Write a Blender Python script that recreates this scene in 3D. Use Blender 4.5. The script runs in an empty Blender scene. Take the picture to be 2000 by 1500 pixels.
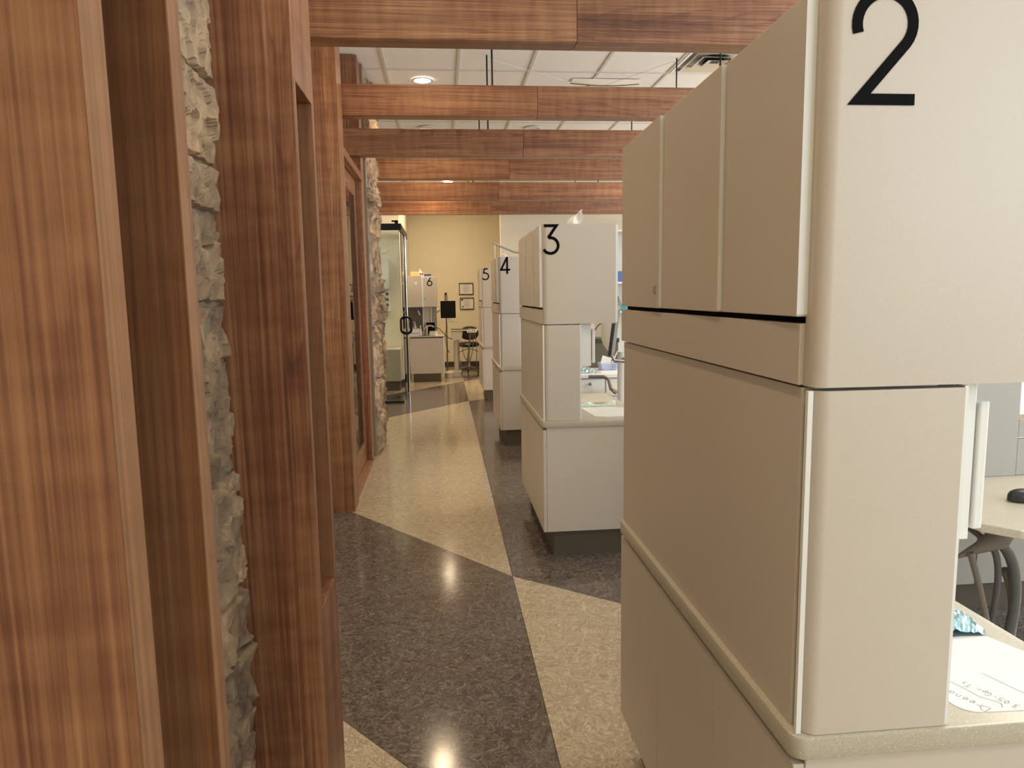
import bpy, bmesh, math, random
from mathutils import Vector, Matrix, noise
R = math.radians
sc = bpy.context.scene
COL = sc.collection
# ------------------------------------------------------------------ camera
cam = bpy.data.cameras.new('camera'); co = bpy.data.objects.new('camera', cam); COL.objects.link(co)
cam.sensor_width = 36; cam.lens = 1391.2 / 2000 * 36; cam.clip_start = 0.05
yaw, pitch, roll = R(5.442), R(7.194), R(0.890)
fw = Vector((math.sin(yaw)*math.cos(pitch), math.cos(yaw)*math.cos(pitch), -math.sin(pitch)))
rt = Vector((math.cos(yaw), -math.sin(yaw), 0)); dn = fw.cross(rt)
r2 = math.cos(roll)*rt + math.sin(roll)*dn; d2 = -math.sin(roll)*rt + math.cos(roll)*dn
M = Matrix((r2, -d2, -fw)).transposed().to_4x4(); M.translation = (0, 0, 1.40)
co.matrix_world = M; sc.camera = co
# ------------------------------------------------------------------ colour management, world, lights
sc.view_settings.view_transform = 'Standard'; sc.view_settings.look = 'None'
sc.view_settings.gamma = 1; sc.view_settings.use_curve_mapping = False
sc.view_settings.exposure = -0.15
w = bpy.data.worlds.new('sky'); sc.world = w; w.use_nodes = True
w.node_tree.nodes['Background'].inputs[0].default_value = (0.75, 0.87, 1.0, 1)
w.node_tree.nodes['Background'].inputs[1].default_value = 1.2
def area(name, loc, rot, sx, sy, power, color, disk=False, spread=180):
    l = bpy.data.lights.new(name, 'AREA'); l.shape = 'DISK' if disk else 'RECTANGLE'
    l.size = sx
    if not disk: l.size_y = sy
    l.energy = power; l.color = color; l.spread = R(spread)
    o = bpy.data.objects.new(name, l); COL.objects.link(o); o.location = loc; o.rotation_euler = rot
    return o
DAY = (0.82, 0.93, 1.0); WARM = (1.0, 0.77, 0.49); NEUT = (1.0, 0.87, 0.70)
# daylight coming in at the windows: behind the camera and along the right wall
area('daylight_back_window', (2.9, -1.68, 2.1), (R(90), 0, 0), 2.5, 1.6, 66, DAY)
for i, yy in enumerate((0.4, 3.2, 6.0, 8.9)):
    area('daylight_side_window', (5.38, yy, 1.75), (0, R(90), 0), 1.9, 2.1, (120, 105, 70, 55)[i], (DAY, (0.95, 0.97, 1.0), (1.0, 0.95, 0.88), (1.0, 0.93, 0.84))[i])
LIGHTS = [(-0.124, -0.62), (-0.124, 1.21), (-0.124, 2.60), (-0.124, 4.15), (-0.124, 6.71), (-0.124, 8.54), (-0.124, 10.37), (1.10, 8.52), (0.0, 11.62), (0.15, 12.5)]  # first and last are added fill: left posts and far wall
TROFF = [(3.0, 2.2), (3.0, 5.3), (3.0, 8.4), (-2.0, 1.2), (-2.0, 5.5), (-1.9, 9.6)]  # unseen troffers added to light the bays and side rooms

# ------------------------------------------------------------------ mesh helpers
class MB:
    def __init__(s): s.v = []; s.f = []
    def box(s, x0, x1, y0, y1, z0, z1):
        b = len(s.v)
        s.v += [(x0,y0,z0),(x1,y0,z0),(x1,y1,z0),(x0,y1,z0),(x0,y0,z1),(x1,y0,z1),(x1,y1,z1),(x0,y1,z1)]
        s.f += [tuple(b+i for i in q) for q in ((0,3,2,1),(4,5,6,7),(0,1,5,4),(1,2,6,5),(2,3,7,6),(3,0,4,7))]
        return s
    def prism(s, pts, a0, a1, axis='z'):
        """polygon pts extruded along axis between a0 and a1"""
        n = len(pts); b = len(s.v)
        for a in (a0, a1):
            for (p, q) in pts:
                s.v.append({'z': (p, q, a), 'y': (p, a, q), 'x': (a, p, q)}[axis])
        s.f.append(tuple(b+i for i in range(n))[::-1]); s.f.append(tuple(b+n+i for i in range(n)))
        for i in range(n):
            j = (i+1) % n; s.f.append((b+i, b+j, b+n+j, b+n+i))
        return s
    def tube(s, pts, r, seg=8, closed=False):
        pts = [Vector(p) for p in pts]; n = len(pts); b = len(s.v)
        rr = r if isinstance(r, (list, tuple)) else [r]*n
        up = None
        for i, p in enumerate(pts):
            if closed: t = (pts[(i+1) % n] - pts[i-1])
            else: t = (pts[min(i+1, n-1)] - pts[max(i-1, 0)])
            t.normalize()
            if up is None:
                up = Vector((0,0,1)) if abs(t.z) < .9 else Vector((1,0,0))
            u = (up - t*up.dot(t)); u.normalize(); up = u; vv = t.cross(u)
            for k in range(seg):
                a = 2*math.pi*k/seg
                s.v.append(tuple(p + rr[i]*(math.cos(a)*u + math.sin(a)*vv)))
        for i in range(n if closed else n-1):
            for k in range(seg):
                a = b+i*seg+k; a2 = b+i*seg+(k+1) % seg; j = (i+1) % n
                s.f.append((a, a2, b+j*seg+(k+1) % seg, b+j*seg+k))
        if not closed:
            s.f.append(tuple(b+k for k in range(seg))[::-1]); s.f.append(tuple(b+(n-1)*seg+k for k in range(seg)))
        return s
    def lathe(s, c, prof, seg=20):
        """profile [(r,z)] about the vertical axis at c=(x,y,z0)"""
        b = len(s.v); n = len(prof)
        for r, z in prof:
            for k in range(seg):
                a = 2*math.pi*k/seg; s.v.append((c[0]+r*math.cos(a), c[1]+r*math.sin(a), c[2]+z))
        for i in range(n-1):
            for k in range(seg):
                s.f.append((b+i*seg+k, b+i*seg+(k+1) % seg, b+(i+1)*seg+(k+1) % seg, b+(i+1)*seg+k))
        s.f.append(tuple(b+k for k in range(seg))[::-1]); s.f.append(tuple(b+(n-1)*seg+k for k in range(seg)))
        return s
    def grid(s, nu, nv, fn):
        b = len(s.v)
        for i in range(nu+1):
            for j in range(nv+1): s.v.append(tuple(fn(i/nu, j/nv)))
        for i in range(nu):
            for j in range(nv):
                a = b+i*(nv+1)+j; s.f.append((a, a+nv+1, a+nv+2, a+1))
        return s
    def xf(s, m):
        s.v = [tuple(m @ Vector(p)) for p in s.v]; return s

def rrect(x0, x1, y0, y1, r, seg=6, corners=(1,1,1,1)):
    """rounded rectangle outline, corners in order (x0y0,x1y0,x1y1,x0y1)"""
    out = []
    for k, (cx, cy, a0) in enumerate(((x0+r, y0+r, 180), (x1-r, y0+r, 270), (x1-r, y1-r, 0), (x0+r, y1-r, 90))):
        if corners[k]:
            for i in range(seg+1):
                a = R(a0+90*i/seg); out.append((cx+r*math.cos(a), cy+r*math.sin(a)))
        else: out.append([(x0,y0),(x1,y0),(x1,y1),(x0,y1)][k])
    return out

def rootloc(o):
    l = Vector(o.location)
    while o.parent: o = o.parent; l += o.location
    return l
def obj(name, mb, mat, parent=None, bevel=0, smooth=False, label=None, kind=None, seg=2):
    me = bpy.data.meshes.new(name)
    vs = [Vector(p) for p in mb.v]
    if parent: off = rootloc(parent)
    else:
        xs = [p.x for p in vs]; ys = [p.y for p in vs]; zs = [p.z for p in vs]
        off = Vector(((min(xs)+max(xs))/2, (min(ys)+max(ys))/2, min(zs)))
    me.from_pydata([tuple(p-off) for p in vs], [], mb.f)
    bm = bmesh.new(); bm.from_mesh(me)
    bmesh.ops.recalc_face_normals(bm, faces=bm.faces)
    if bevel:
        es = [e for e in bm.edges if len(e.link_faces) == 2 and e.calc_face_angle(0) > R(35)]
        bmesh.ops.bevel(bm, geom=es, offset=bevel, segments=seg, affect='EDGES', profile=.5, clamp_overlap=True)
    bm.to_mesh(me); bm.free()
    me.materials.append(mat)
    if smooth:
        for p in me.polygons: p.use_smooth = True
        try: me.set_sharp_from_angle(angle=R(38))
        except Exception: pass
    o = bpy.data.objects.new(name, me); COL.objects.link(o)
    if parent: o.parent = parent
    else: o.location = off
    if label: o['label'] = label
    if kind: o['kind'] = kind
    return o
def thing(name, label, cat, loc, group=None):
    o = bpy.data.objects.new(name, None); COL.objects.link(o); o.location = loc
    o['label'] = label; o['category'] = cat; o.empty_display_size = .05
    if group: o['group'] = group
    return o
def tag(o, label, cat, group=None):
    o['label'] = label; o['category'] = cat
    if group: o['group'] = group
    return o
def struct(name, mb, mat, parent=None, **k):
    o = obj(name, mb, mat, parent, **k)
    if not parent: o['kind'] = 'structure'
    return o

# ------------------------------------------------------------------ materials
def lin(c):
    return tuple((x/255/12.92 if x/255 <= .04045 else ((x/255+.055)/1.055)**2.4) for x in c) + (1,)
def newmat(name):
    m = bpy.data.materials.new(name); m.use_nodes = True; nt = m.node_tree
    return m, nt, nt.nodes['Principled BSDF']
def N(nt, t, **k):
    n = nt.nodes.new(t)
    for a, b in k.items():
        if a in n.inputs: n.inputs[a].default_value = b
        else: setattr(n, a, b)
    return n
def ramp(nt, stops, interp='LINEAR'):
    r = nt.nodes.new('ShaderNodeValToRGB'); cr = r.color_ramp; cr.interpolation = interp
    while len(cr.elements) < len(stops): cr.elements.new(.5)
    for e, (p, c) in zip(cr.elements, stops): e.position = p; e.color = c
    return r
def flat(name, c, rough=.5, metal=0, bump=0, bscale=300, spec=.5, coat=0, var=.03):
    m, nt, b = newmat(name); L = nt.links
    tc = N(nt, 'ShaderNodeTexCoord'); n = N(nt, 'ShaderNodeTexNoise', Scale=6.0, Detail=3.0); L.new(tc.outputs['Object'], n.inputs['Vector'])
    c1 = lin(c); r = ramp(nt, [(.3, tuple(x*(1-var) for x in c1[:3])+(1,)), (.7, tuple(min(1, x*(1+var)) for x in c1[:3])+(1,))])
    L.new(n.outputs['Fac'], r.inputs[0]); L.new(r.outputs[0], b.inputs['Base Color'])
    b.inputs['Roughness'].default_value = rough; b.inputs['Metallic'].default_value = metal
    b.inputs['Specular IOR Level'].default_value = spec; b.inputs['Coat Weight'].default_value = coat
    if bump:
        n2 = N(nt, 'ShaderNodeTexNoise', Scale=float(bscale), Detail=2.0); L.new(tc.outputs['Object'], n2.inputs['Vector'])
        bp = N(nt, 'ShaderNodeBump', Strength=bump, Distance=.002); L.new(n2.outputs['Fac'], bp.inputs['Height']); L.new(bp.outputs[0], b.inputs['Normal'])
    return m
def wood(name, grain, cols, rough=.38, sc_=1.0):
    """walnut/cherry laminate: contour lines of a stretched noise give the cathedral figure"""
    m, nt, b = newmat(name); L = nt.links
    tc = N(nt, 'ShaderNodeTexCoord'); oi = N(nt, 'ShaderNodeObjectInfo')
    mu = N(nt, 'ShaderNodeVectorMath', operation='SCALE'); mu.inputs[0].default_value = (7.3, 5.1, 3.7); L.new(oi.outputs['Random'], mu.inputs['Scale'])
    ad = N(nt, 'ShaderNodeVectorMath', operation='ADD'); L.new(tc.outputs['Object'], ad.inputs[0]); L.new(mu.outputs[0], ad.inputs[1])
    def mapped(across, along):
        mp = N(nt, 'ShaderNodeMapping'); s = [across]*3; s['xyz'.index(grain)] = along
        mp.inputs['Scale'].default_value = s; L.new(ad.outputs[0], mp.inputs['Vector']); return mp
    m1 = mapped(3.4*sc_, .17*sc_)
    n1 = N(nt, 'ShaderNodeTexNoise', Scale=1.0, Detail=1.5, Roughness=.45, Distortion=.15); L.new(m1.outputs[0], n1.inputs['Vector'])
    k = N(nt, 'ShaderNodeMath', operation='MULTIPLY'); k.inputs[1].default_value = 52; L.new(n1.outputs['Fac'], k.inputs[0])
    fr = N(nt, 'ShaderNodeMath', operation='FRACT'); L.new(k.outputs[0], fr.inputs[0])
    rings = ramp(nt, [(0, (.34,)*3+(1,)), (.10, (.60,)*3+(1,)), (.75, (.54,)*3+(1,)), (1, (.34,)*3+(1,))]); L.new(fr.outputs[0], rings.inputs[0])
    m2 = mapped(150*sc_, 1.6*sc_)
    n2 = N(nt, 'ShaderNodeTexNoise', Scale=1.0, Detail=4.0, Roughness=.6); L.new(m2.outputs[0], n2.inputs['Vector'])
    m3 = mapped(14*sc_, .5*sc_)
    n3 = N(nt, 'ShaderNodeTexNoise', Scale=1.0, Detail=3.0, Roughness=.55); L.new(m3.outputs[0], n3.inputs['Vector'])
    m4 = mapped(5*sc_, 22*sc_)   # cross-grain chatoyance ripples
    n4 = N(nt, 'ShaderNodeTexNoise', Scale=1.0, Detail=2.0); L.new(m4.outputs[0], n4.inputs['Vector'])
    def mixv(a, bb, f):
        mx = N(nt, 'ShaderNodeMix', data_type='FLOAT'); mx.inputs[0].default_value = f; L.new(a, mx.inputs[2]); L.new(bb, mx.inputs[3]); return mx.outputs[0]
    v = mixv(rings.outputs[0], n3.outputs['Fac'], .62); v = mixv(v, n2.outputs['Fac'], .42); v = mixv(v, n4.outputs['Fac'], .13)
    cr = ramp(nt, [(.36, lin(cols[0])), (.46, lin(cols[1])), (.56, lin(cols[2])), (.68, lin(cols[3]))]); L.new(v, cr.inputs[0])
    L.new(cr.outputs[0], b.inputs['Base Color'])
    b.inputs['Roughness'].default_value = rough; b.inputs['Specular IOR Level'].default_value = .45
    bp = N(nt, 'ShaderNodeBump', Strength=.06, Distance=.001); L.new(n2.outputs['Fac'], bp.inputs['Height']); L.new(bp.outputs[0], b.inputs['Normal'])
    return m
WC = [(84,50,35), (119,76,53), (153,108,76), (184,140,101)]
WC_shade = [(80,50,32), (104,68,44), (124,84,56), (146,104,72)]  # walnut with the shade on the second post put into the colour
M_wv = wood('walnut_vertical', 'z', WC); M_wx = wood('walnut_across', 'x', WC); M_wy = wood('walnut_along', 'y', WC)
M_wshade = wood('walnut_dark_vertical', 'z', WC_shade)
M_we = wood('walnut_edge_band', 'z', [(108,72,48), (126,87,59), (142,101,70), (156,114,82)], rough=.45)

def linoleum(name, base, dark, light):
    m, nt, b = newmat(name); L = nt.links
    tc = N(nt, 'ShaderNodeTexCoord')
    wn = N(nt, 'ShaderNodeTexNoise', Scale=9.0, Detail=3.0); L.new(tc.outputs['Object'], wn.inputs['Vector'])
    sub = N(nt, 'ShaderNodeVectorMath', operation='MULTIPLY_ADD'); sub.inputs[1].default_value = (.16,)*3
    L.new(wn.outputs['Color'], sub.inputs[0]); L.new(tc.outputs['Object'], sub.inputs[2])
    n1 = N(nt, 'ShaderNodeTexNoise', Scale=50.0, Detail=5.0, Roughness=.62, Distortion=1.6); L.new(sub.outputs[0], n1.inputs['Vector'])
    r1 = ramp(nt, [(.36, lin(dark)), (.5, lin(base)), (.66, lin(light))]); L.new(n1.outputs['Fac'], r1.inputs[0])
    n2 = N(nt, 'ShaderNodeTexNoise', Scale=26.0, Detail=2.0, Roughness=.5, Distortion=3.5); L.new(sub.outputs[0], n2.inputs['Vector'])
    a = N(nt, 'ShaderNodeMath', operation='SUBTRACT'); a.inputs[1].default_value = .55; L.new(n2.outputs['Fac'], a.inputs[0])
    ab = N(nt, 'ShaderNodeMath', operation='ABSOLUTE'); L.new(a.outputs[0], ab.inputs[0])
    ln = ramp(nt, [(0, (1,)*4), (.012, (1,)*4), (.03, (0,0,0,1))]); L.new(ab.outputs[0], ln.inputs[0])
    gate = N(nt, 'ShaderNodeTexNoise', Scale=17.0, Detail=1.0); L.new(tc.outputs['Object'], gate.inputs['Vector'])
    gr = ramp(nt, [(.50, (0,0,0,1)), (.62, (1,)*4)]); L.new(gate.outputs['Fac'], gr.inputs[0])
    mm = N(nt, 'ShaderNodeMath', operation='MULTIPLY'); L.new(ln.outputs[0], mm.inputs[0]); L.new(gr.outputs[0], mm.inputs[1])
    m8 = N(nt, 'ShaderNodeMath', operation='MULTIPLY'); m8.inputs[1].default_value = .7; L.new(mm.outputs[0], m8.inputs[0])
    mx = N(nt, 'ShaderNodeMix', data_type='RGBA'); L.new(m8.outputs[0], mx.inputs[0]); L.new(r1.outputs[0], mx.inputs[6]); mx.inputs[7].default_value = lin(light)
    # dark strokes
    a2 = N(nt, 'ShaderNodeMath', operation='SUBTRACT'); a2.inputs[1].default_value = .42; L.new(n2.outputs['Fac'], a2.inputs[0])
    ab2 = N(nt, 'ShaderNodeMath', operation='ABSOLUTE'); L.new(a2.outputs[0], ab2.inputs[0])
    ln2 = ramp(nt, [(0, (.45,)*3+(1,)), (.014, (.45,)*3+(1,)), (.03, (0,0,0,1))]); L.new(ab2.outputs[0], ln2.inputs[0])
    mx2 = N(nt, 'ShaderNodeMix', data_type='RGBA'); L.new(ln2.outputs[0], mx2.inputs[0]); L.new(mx.outputs[2], mx2.inputs[6]); mx2.inputs[7].default_value = lin(dark)
    L.new(mx2.outputs[2], b.inputs['Base Color'])
    b.inputs['Roughness'].default_value = .13; b.inputs['Specular IOR Level'].default_value = .5
    n3 = N(nt, 'ShaderNodeTexNoise', Scale=5.0, Detail=2.0); L.new(tc.outputs['Object'], n3.inputs['Vector'])
    bp = N(nt, 'ShaderNodeBump', Strength=.05, Distance=.01); L.new(n3.outputs['Fac'], bp.inputs['Height']); L.new(bp.outputs[0], b.inputs['Normal'])
    return m
M_lb = linoleum('linoleum_beige', (176,160,136), (150,134,112), (204,190,168))
M_ld = linoleum('linoleum_dark', (92,82,76), (66,58,53), (136,124,113))

def stonemat():
    m, nt, b = newmat('quarried_stone'); L = nt.links
    tc = N(nt, 'ShaderNodeTexCoord'); oi = N(nt, 'ShaderNodeObjectInfo')
    mu = N(nt, 'ShaderNodeVectorMath', operation='SCALE'); mu.inputs[0].default_value = (3.3, 9.1, 5.7); L.new(oi.outputs['Random'], mu.inputs['Scale'])
    ad = N(nt, 'ShaderNodeVectorMath', operation='ADD'); L.new(tc.outputs['Object'], ad.inputs[0]); L.new(mu.outputs[0], ad.inputs[1])
    n1 = N(nt, 'ShaderNodeTexNoise', Scale=7.0, Detail=7.0, Roughness=.62, Distortion=.4); L.new(ad.outputs[0], n1.inputs['Vector'])
    r = ramp(nt, [(.30, lin((96,78,62))), (.44, lin((146,124,102))), (.55, lin((182,156,126))), (.68, lin((210,180,144)))]); L.new(n1.outputs['Fac'], r.inputs[0])
    n0 = N(nt, 'ShaderNodeTexNoise', Scale=3.0, Detail=3.0); L.new(ad.outputs[0], n0.inputs['Vector'])
    r0 = ramp(nt, [(.42, (0,0,0,1)), (.6, (1,1,1,1))]); L.new(n0.outputs['Fac'], r0.inputs[0])
    mx = N(nt, 'ShaderNodeMix', data_type='RGBA'); k = N(nt, 'ShaderNodeMath', operation='MULTIPLY'); k.inputs[1].default_value = .55
    L.new(r0.outputs[0], k.inputs[0]); L.new(k.outputs[0], mx.inputs[0]); L.new(r.outputs[0], mx.inputs[6]); mx.inputs[7].default_value = lin((146,130,112))
    hs = N(nt, 'ShaderNodeHueSaturation'); L.new(mx.outputs[2], hs.inputs['Color'])
    vr = N(nt, 'ShaderNodeMapRange'); vr.inputs[3].default_value = .70; vr.inputs[4].default_value = 1.08; L.new(oi.outputs['Random'], vr.inputs[0]); L.new(vr.outputs[0], hs.inputs['Value'])
    L.new(hs.outputs[0], b.inputs['Base Color']); b.inputs['Roughness'].default_value = .85; b.inputs['Specular IOR Level'].default_value = .25
    n2 = N(nt, 'ShaderNodeTexNoise', Scale=55.0, Detail=8.0, Roughness=.7); L.new(tc.outputs['Object'], n2.inputs['Vector'])
    v = N(nt, 'ShaderNodeTexVoronoi', Scale=28.0); v.feature = 'F1'; L.new(tc.outputs['Object'], v.inputs['Vector'])
    s = N(nt, 'ShaderNodeMath', operation='ADD'); L.new(n2.outputs['Fac'], s.inputs[0]); L.new(v.outputs['Distance'], s.inputs[1])
    bp = N(nt, 'ShaderNodeBump', Strength=.7, Distance=.006); L.new(s.outputs[0], bp.inputs['Height']); L.new(bp.outputs[0], b.inputs['Normal'])
    return m
M_stone = stonemat()
M_mortar = flat('mortar', (138,128,112), .9, bump=.4, bscale=120)
def speckle():
    m, nt, b = newmat('solid_surface'); L = nt.links
    tc = N(nt, 'ShaderNodeTexCoord')
    n = N(nt, 'ShaderNodeTexNoise', Scale=420.0, Detail=2.0); L.new(tc.outputs['Object'], n.inputs['Vector'])
    r = ramp(nt, [(.35, lin((176,168,150))), (.65, lin((196,188,170)))]); L.new(n.outputs['Fac'], r.inputs[0])
    v = N(nt, 'ShaderNodeTexVoronoi', Scale=170.0); L.new(tc.outputs['Object'], v.inputs['Vector'])
    rv = ramp(nt, [(.10, (1,1,1,1)), (.2, (0,0,0,1))]); L.new(v.outputs['Distance'], rv.inputs[0])
    sp = N(nt, 'ShaderNodeSeparateColor'); L.new(v.outputs['Color'], sp.inputs[0])
    g = N(nt, 'ShaderNodeMath', operation='GREATER_THAN'); g.inputs[1].default_value = .72; L.new(sp.outputs[0], g.inputs[0])
    mm = N(nt, 'ShaderNodeMath', operation='MULTIPLY'); L.new(rv.outputs[0], mm.inputs[0]); L.new(g.outputs[0], mm.inputs[1])
    mx = N(nt, 'ShaderNodeMix', data_type='RGBA'); L.new(mm.outputs[0], mx.inputs[0]); L.new(r.outputs[0], mx.inputs[6]); mx.inputs[7].default_value = lin((236,232,218))
    L.new(mx.outputs[2], b.inputs['Base Color']); b.inputs['Roughness'].default_value = .3
    return m
M_ctop = speckle()
M_lam = flat('taupe_laminate', (203,192,179), .36, bump=.12, bscale=900, var=.01)
M_lamg = flat('grey_laminate', (160,155,148), .45, bump=.1, bscale=900, var=.01)
M_white = flat('white_laminate', (232,232,228), .35, var=.01)
M_toe = flat('toe_kick', (88,78,64), .5)
M_black = flat('black_vinyl_lettering', (9,10,12), .8, spec=.12)
M_blk = flat('black_metal', (18,18,18), .35, metal=.3)
M_plblk = flat('black_plastic', (26,27,30), .4)
M_chrome = flat('chrome', (215,215,215), .12, metal=1)
M_steel = flat('brushed_steel', (150,148,142), .3, metal=1)
M_cream = flat('cream_plastic', (214,204,184), .35)
M_wall = flat('cream_wall_paint', (232,222,198), .75, bump=.15, bscale=250, var=.01)
M_wallg = flat('pale_wall_paint', (222,216,200), .75, bump=.15, bscale=250, var=.01)  # greyer copy of the wall cream, different light put into the colour
M_base = flat('rubber_baseboard', (70,60,50), .6)
def tilemat():
    m, nt, b = newmat('ceiling_tile'); L = nt.links
    tc = N(nt, 'ShaderNodeTexCoord'); v = N(nt, 'ShaderNodeTexNoise', Scale=150.0, Detail=3.0); L.new(tc.outputs['Object'], v.inputs['Vector'])
    r = ramp(nt, [(.38, lin((234,233,230))), (.5, lin((250,249,247)))]); L.new(v.outputs['Fac'], r.inputs[0]); L.new(r.outputs[0], b.inputs['Base Color'])
    b.inputs['Roughness'].default_value = .95
    bp = N(nt, 'ShaderNodeBump', Strength=.4, Distance=.003); L.new(v.outputs['Fac'], bp.inputs['Height']); L.new(bp.outputs[0], b.inputs['Normal'])
    return m
M_tile = tilemat(); M_grid = flat('ceiling_grid', (214,212,206), .5)
def glassmat(name, tint, ior=1.45):
    """thin architectural glass: mostly clear, reflecting at grazing angles"""
    m, nt, b = newmat(name); L = nt.links; nt.nodes.remove(b)
    out = nt.nodes['Material Output']
    tr = N(nt, 'ShaderNodeBsdfTransparent'); tr.inputs[0].default_value = tint
    gl = N(nt, 'ShaderNodeBsdfGlossy'); gl.inputs['Roughness'].default_value = .02
    fr = N(nt, 'ShaderNodeFresnel', IOR=ior); mx = N(nt, 'ShaderNodeMixShader')
    L.new(fr.outputs[0], mx.inputs[0]); L.new(tr.outputs[0], mx.inputs[1]); L.new(gl.outputs[0], mx.inputs[2]); L.new(mx.outputs[0], out.inputs[0])
    return m
M_glass = glassmat('clear_glass', (.93, .97, .95, 1)); M_glass2 = glassmat('sash_glass', (.93, .97, .95, 1), 1.75); M_gedge = flat('glass_edge', (60,110,92), .15)
M_paper = flat('paper', (232,228,226), .8); M_paperw = flat('laminated_sheet', (240,238,230), .25)
M_ink = flat('pencil', (96,92,92), .8)
M_bag = flat('silver_blue_foil', (150,182,190), .28, metal=.35)
M_hose = flat('grey_hose', (86,86,86), .45); M_hose2 = flat('taupe_hose', (112,104,96), .5)
M_blue = flat('blue_plastic', (60,104,178), .4); M_teal = flat('teal_plastic', (30,150,160), .4); M_lil = flat('pale_blue_plastic', (176,190,226), .4)
M_yel = flat('yellow_tub', (226,206,150), .5); M_tissue = flat('tissue', (250,246,236), .9)
M_vinyl = flat('brown_vinyl', (40,27,18), .32); M_green = flat('dark_green_plastic', (46,60,42), .5); M_olive = flat('olive_box', (92,86,68), .7)
M_red = flat('red_print', (150,50,44), .6); M_gpouch = flat('pale_green_pouch', (196,212,196), .3)
M_scr = flat('dark_screen', (8,8,8), .6, spec=.2); M_scrb = flat('blue_grey_screen', (62,72,84), .18)
def emit(name, c, s):
    m, nt, b = newmat(name); b.inputs['Emission Color'].default_value = c+(1,); b.inputs['Emission Strength'].default_value = s
    b.inputs['Base Color'].default_value = (.9,.9,.9,1); return m
M_lamp = emit('lamp_lens', (1.0, .80, .52), 30); M_lampoff = flat('frosted_lens', (226,222,212), .4); M_troff = emit('troffer_lens', (1.0, .95, .86), 2.2)

# ------------------------------------------------------------------ the room shell
XL, XR, YB, YF, ZC = -3.2, 5.5, -1.8, 14.0, 3.315
fl = struct('floor', MB().box(XL-.1, XR+.1, YB-.1, YF+.1, -.12, -.006), flat('floor_slab', (90,84,78), .8))
def line(xa, ya, s): return lambda x: ya + (x-xa)*s
SX, LX, RX = .312, -1.55, 2.6
LBs = [lambda x: YB, line(SX, 1.46, -1.18), line(SX, 3.40, -1.286), line(SX, 9.37, 1.146), line(SX, 11.55, 1.21), lambda x: YF]
RBs = [lambda x: YB, line(SX, -1.2, -.83), line(SX, 3.40, -.833), line(SX, 9.37, .67), line(SX, 11.55, 1.10), lambda x: YF]
def clampy(v): return max(YB, min(YF, v))
def sheet(poly, mat, lab):
    # a hair of recessed joint round every inlaid sheet
    obj('linoleum_sheet', MB().prism(poly, -.006, 0.0, 'z'), mat, fl, label=lab)
g = .0012
for i in range(5):
    a, b = LBs[i], LBs[i+1]; m_ = (M_lb, M_ld, M_lb, M_ld, M_lb)[i]
    sheet([(LX, clampy(a(LX))+g), (SX-g, clampy(a(SX))+g), (SX-g, clampy(b(SX))-g), (LX, clampy(b(LX))-g)], m_, ('beige' if m_ is M_lb else 'dark grey')+' marbled linoleum sheet')
    a, b = RBs[i], RBs[i+1]; m_ = (M_ld, M_lb, M_ld, M_lb, M_ld)[i]
    sheet([(SX+g, clampy(a(SX))+g), (RX, clampy(a(RX))+g), (RX, clampy(b(RX))-g), (SX+g, clampy(b(SX))-g)], m_, ('beige' if m_ is M_lb else 'dark grey')+' marbled linoleum sheet')
sheet([(XL, YB), (LX-g, YB), (LX-g, YF), (XL, YF)], M_lb, 'beige marbled linoleum sheet')  # beige out here to bounce light up to the ceiling
sheet([(RX+g, YB), (XR, YB), (XR, YF), (RX+g, YF)], M_lb, 'beige marbled linoleum sheet')  # unseen area kept beige as a bounce surface for the ceiling
# walls
struct('wall_left', MB().box(XL-.1, XL, YB-.1, YF+.1, 0, ZC+.1), M_wall)
struct('wall_far', MB().box(-.62, XR, YF, YF+.1, 0, ZC), M_wall)
struct('wall_far_left', MB().box(XL, -.62, 11.0, YF+.1, 0, ZC), M_wall)
struct('wall_far_right', MB().box(.94, XR, 11.4, 11.5, 0, ZC), M_wallg)
def holed(axis, a0, a1, lo, hi, z0, z1, holes, mat, name):
    mb = MB(); cur = lo
    def bx(p, q, za, zb):
        if q-p > .001 and zb-za > .001:
            mb.box(*( (a0, a1, p, q, za, zb) if axis == 'x' else (p, q, a0, a1, za, zb) ))
    for (p, q, za, zb) in holes:
        bx(cur, p, z0, z1); bx(p, q, z0, za); bx(p, q, zb, z1); cur = q
    bx(cur, hi, z0, z1)
    return struct(name, mb, mat)
hr = [(y-1.05, y+1.05, .85, 2.75) for y in (.4, 3.2, 6.0, 8.9)]
holed('x', XR, XR+.1, YB, YF, 0, ZC, hr, M_wallg, 'wall_right')
hb = [(1.6, 4.2, 1.25, 2.95)]
holed('y', YB-.1, YB, XL, XR, 0, ZC, hb, M_wallg, 'wall_back')
wi = 1
for (p, q, za, zb) in hr:
    fr = struct('window_%d' % wi, MB().box(XR-.02, XR+.1, p, p+.06, za, zb).box(XR-.02, XR+.1, q-.06, q, za, zb).box(XR-.02, XR+.1, p+.06, q-.06, za, za+.06).box(XR-.02, XR+.1, p+.06, q-.06, zb-.06, zb), M_white)
    obj('pane', MB().box(XR+.04, XR+.05, p+.06, q-.06, za+.06, zb-.06), M_glass, fr); wi += 1
for (p, q, za, zb) in hb:
    fr = struct('window_%d' % wi, MB().box(p, p+.06, YB-.1, YB+.02, za, zb).box(q-.06, q, YB-.1, YB+.02, za, zb).box(p+.06, q-.06, YB-.1, YB+.02, za, za+.06).box(p+.06, q-.06, YB-.1, YB+.02, zb-.06, zb), M_white)
    obj('pane', MB().box(p+.06, q-.06, YB-.06, YB-.05, za+.06, zb-.06), M_glass, fr)
struct('baseboard_far', MB().box(-.61, 5.4, YF-.012, YF-.001, 0.001, .10), M_base)
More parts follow.
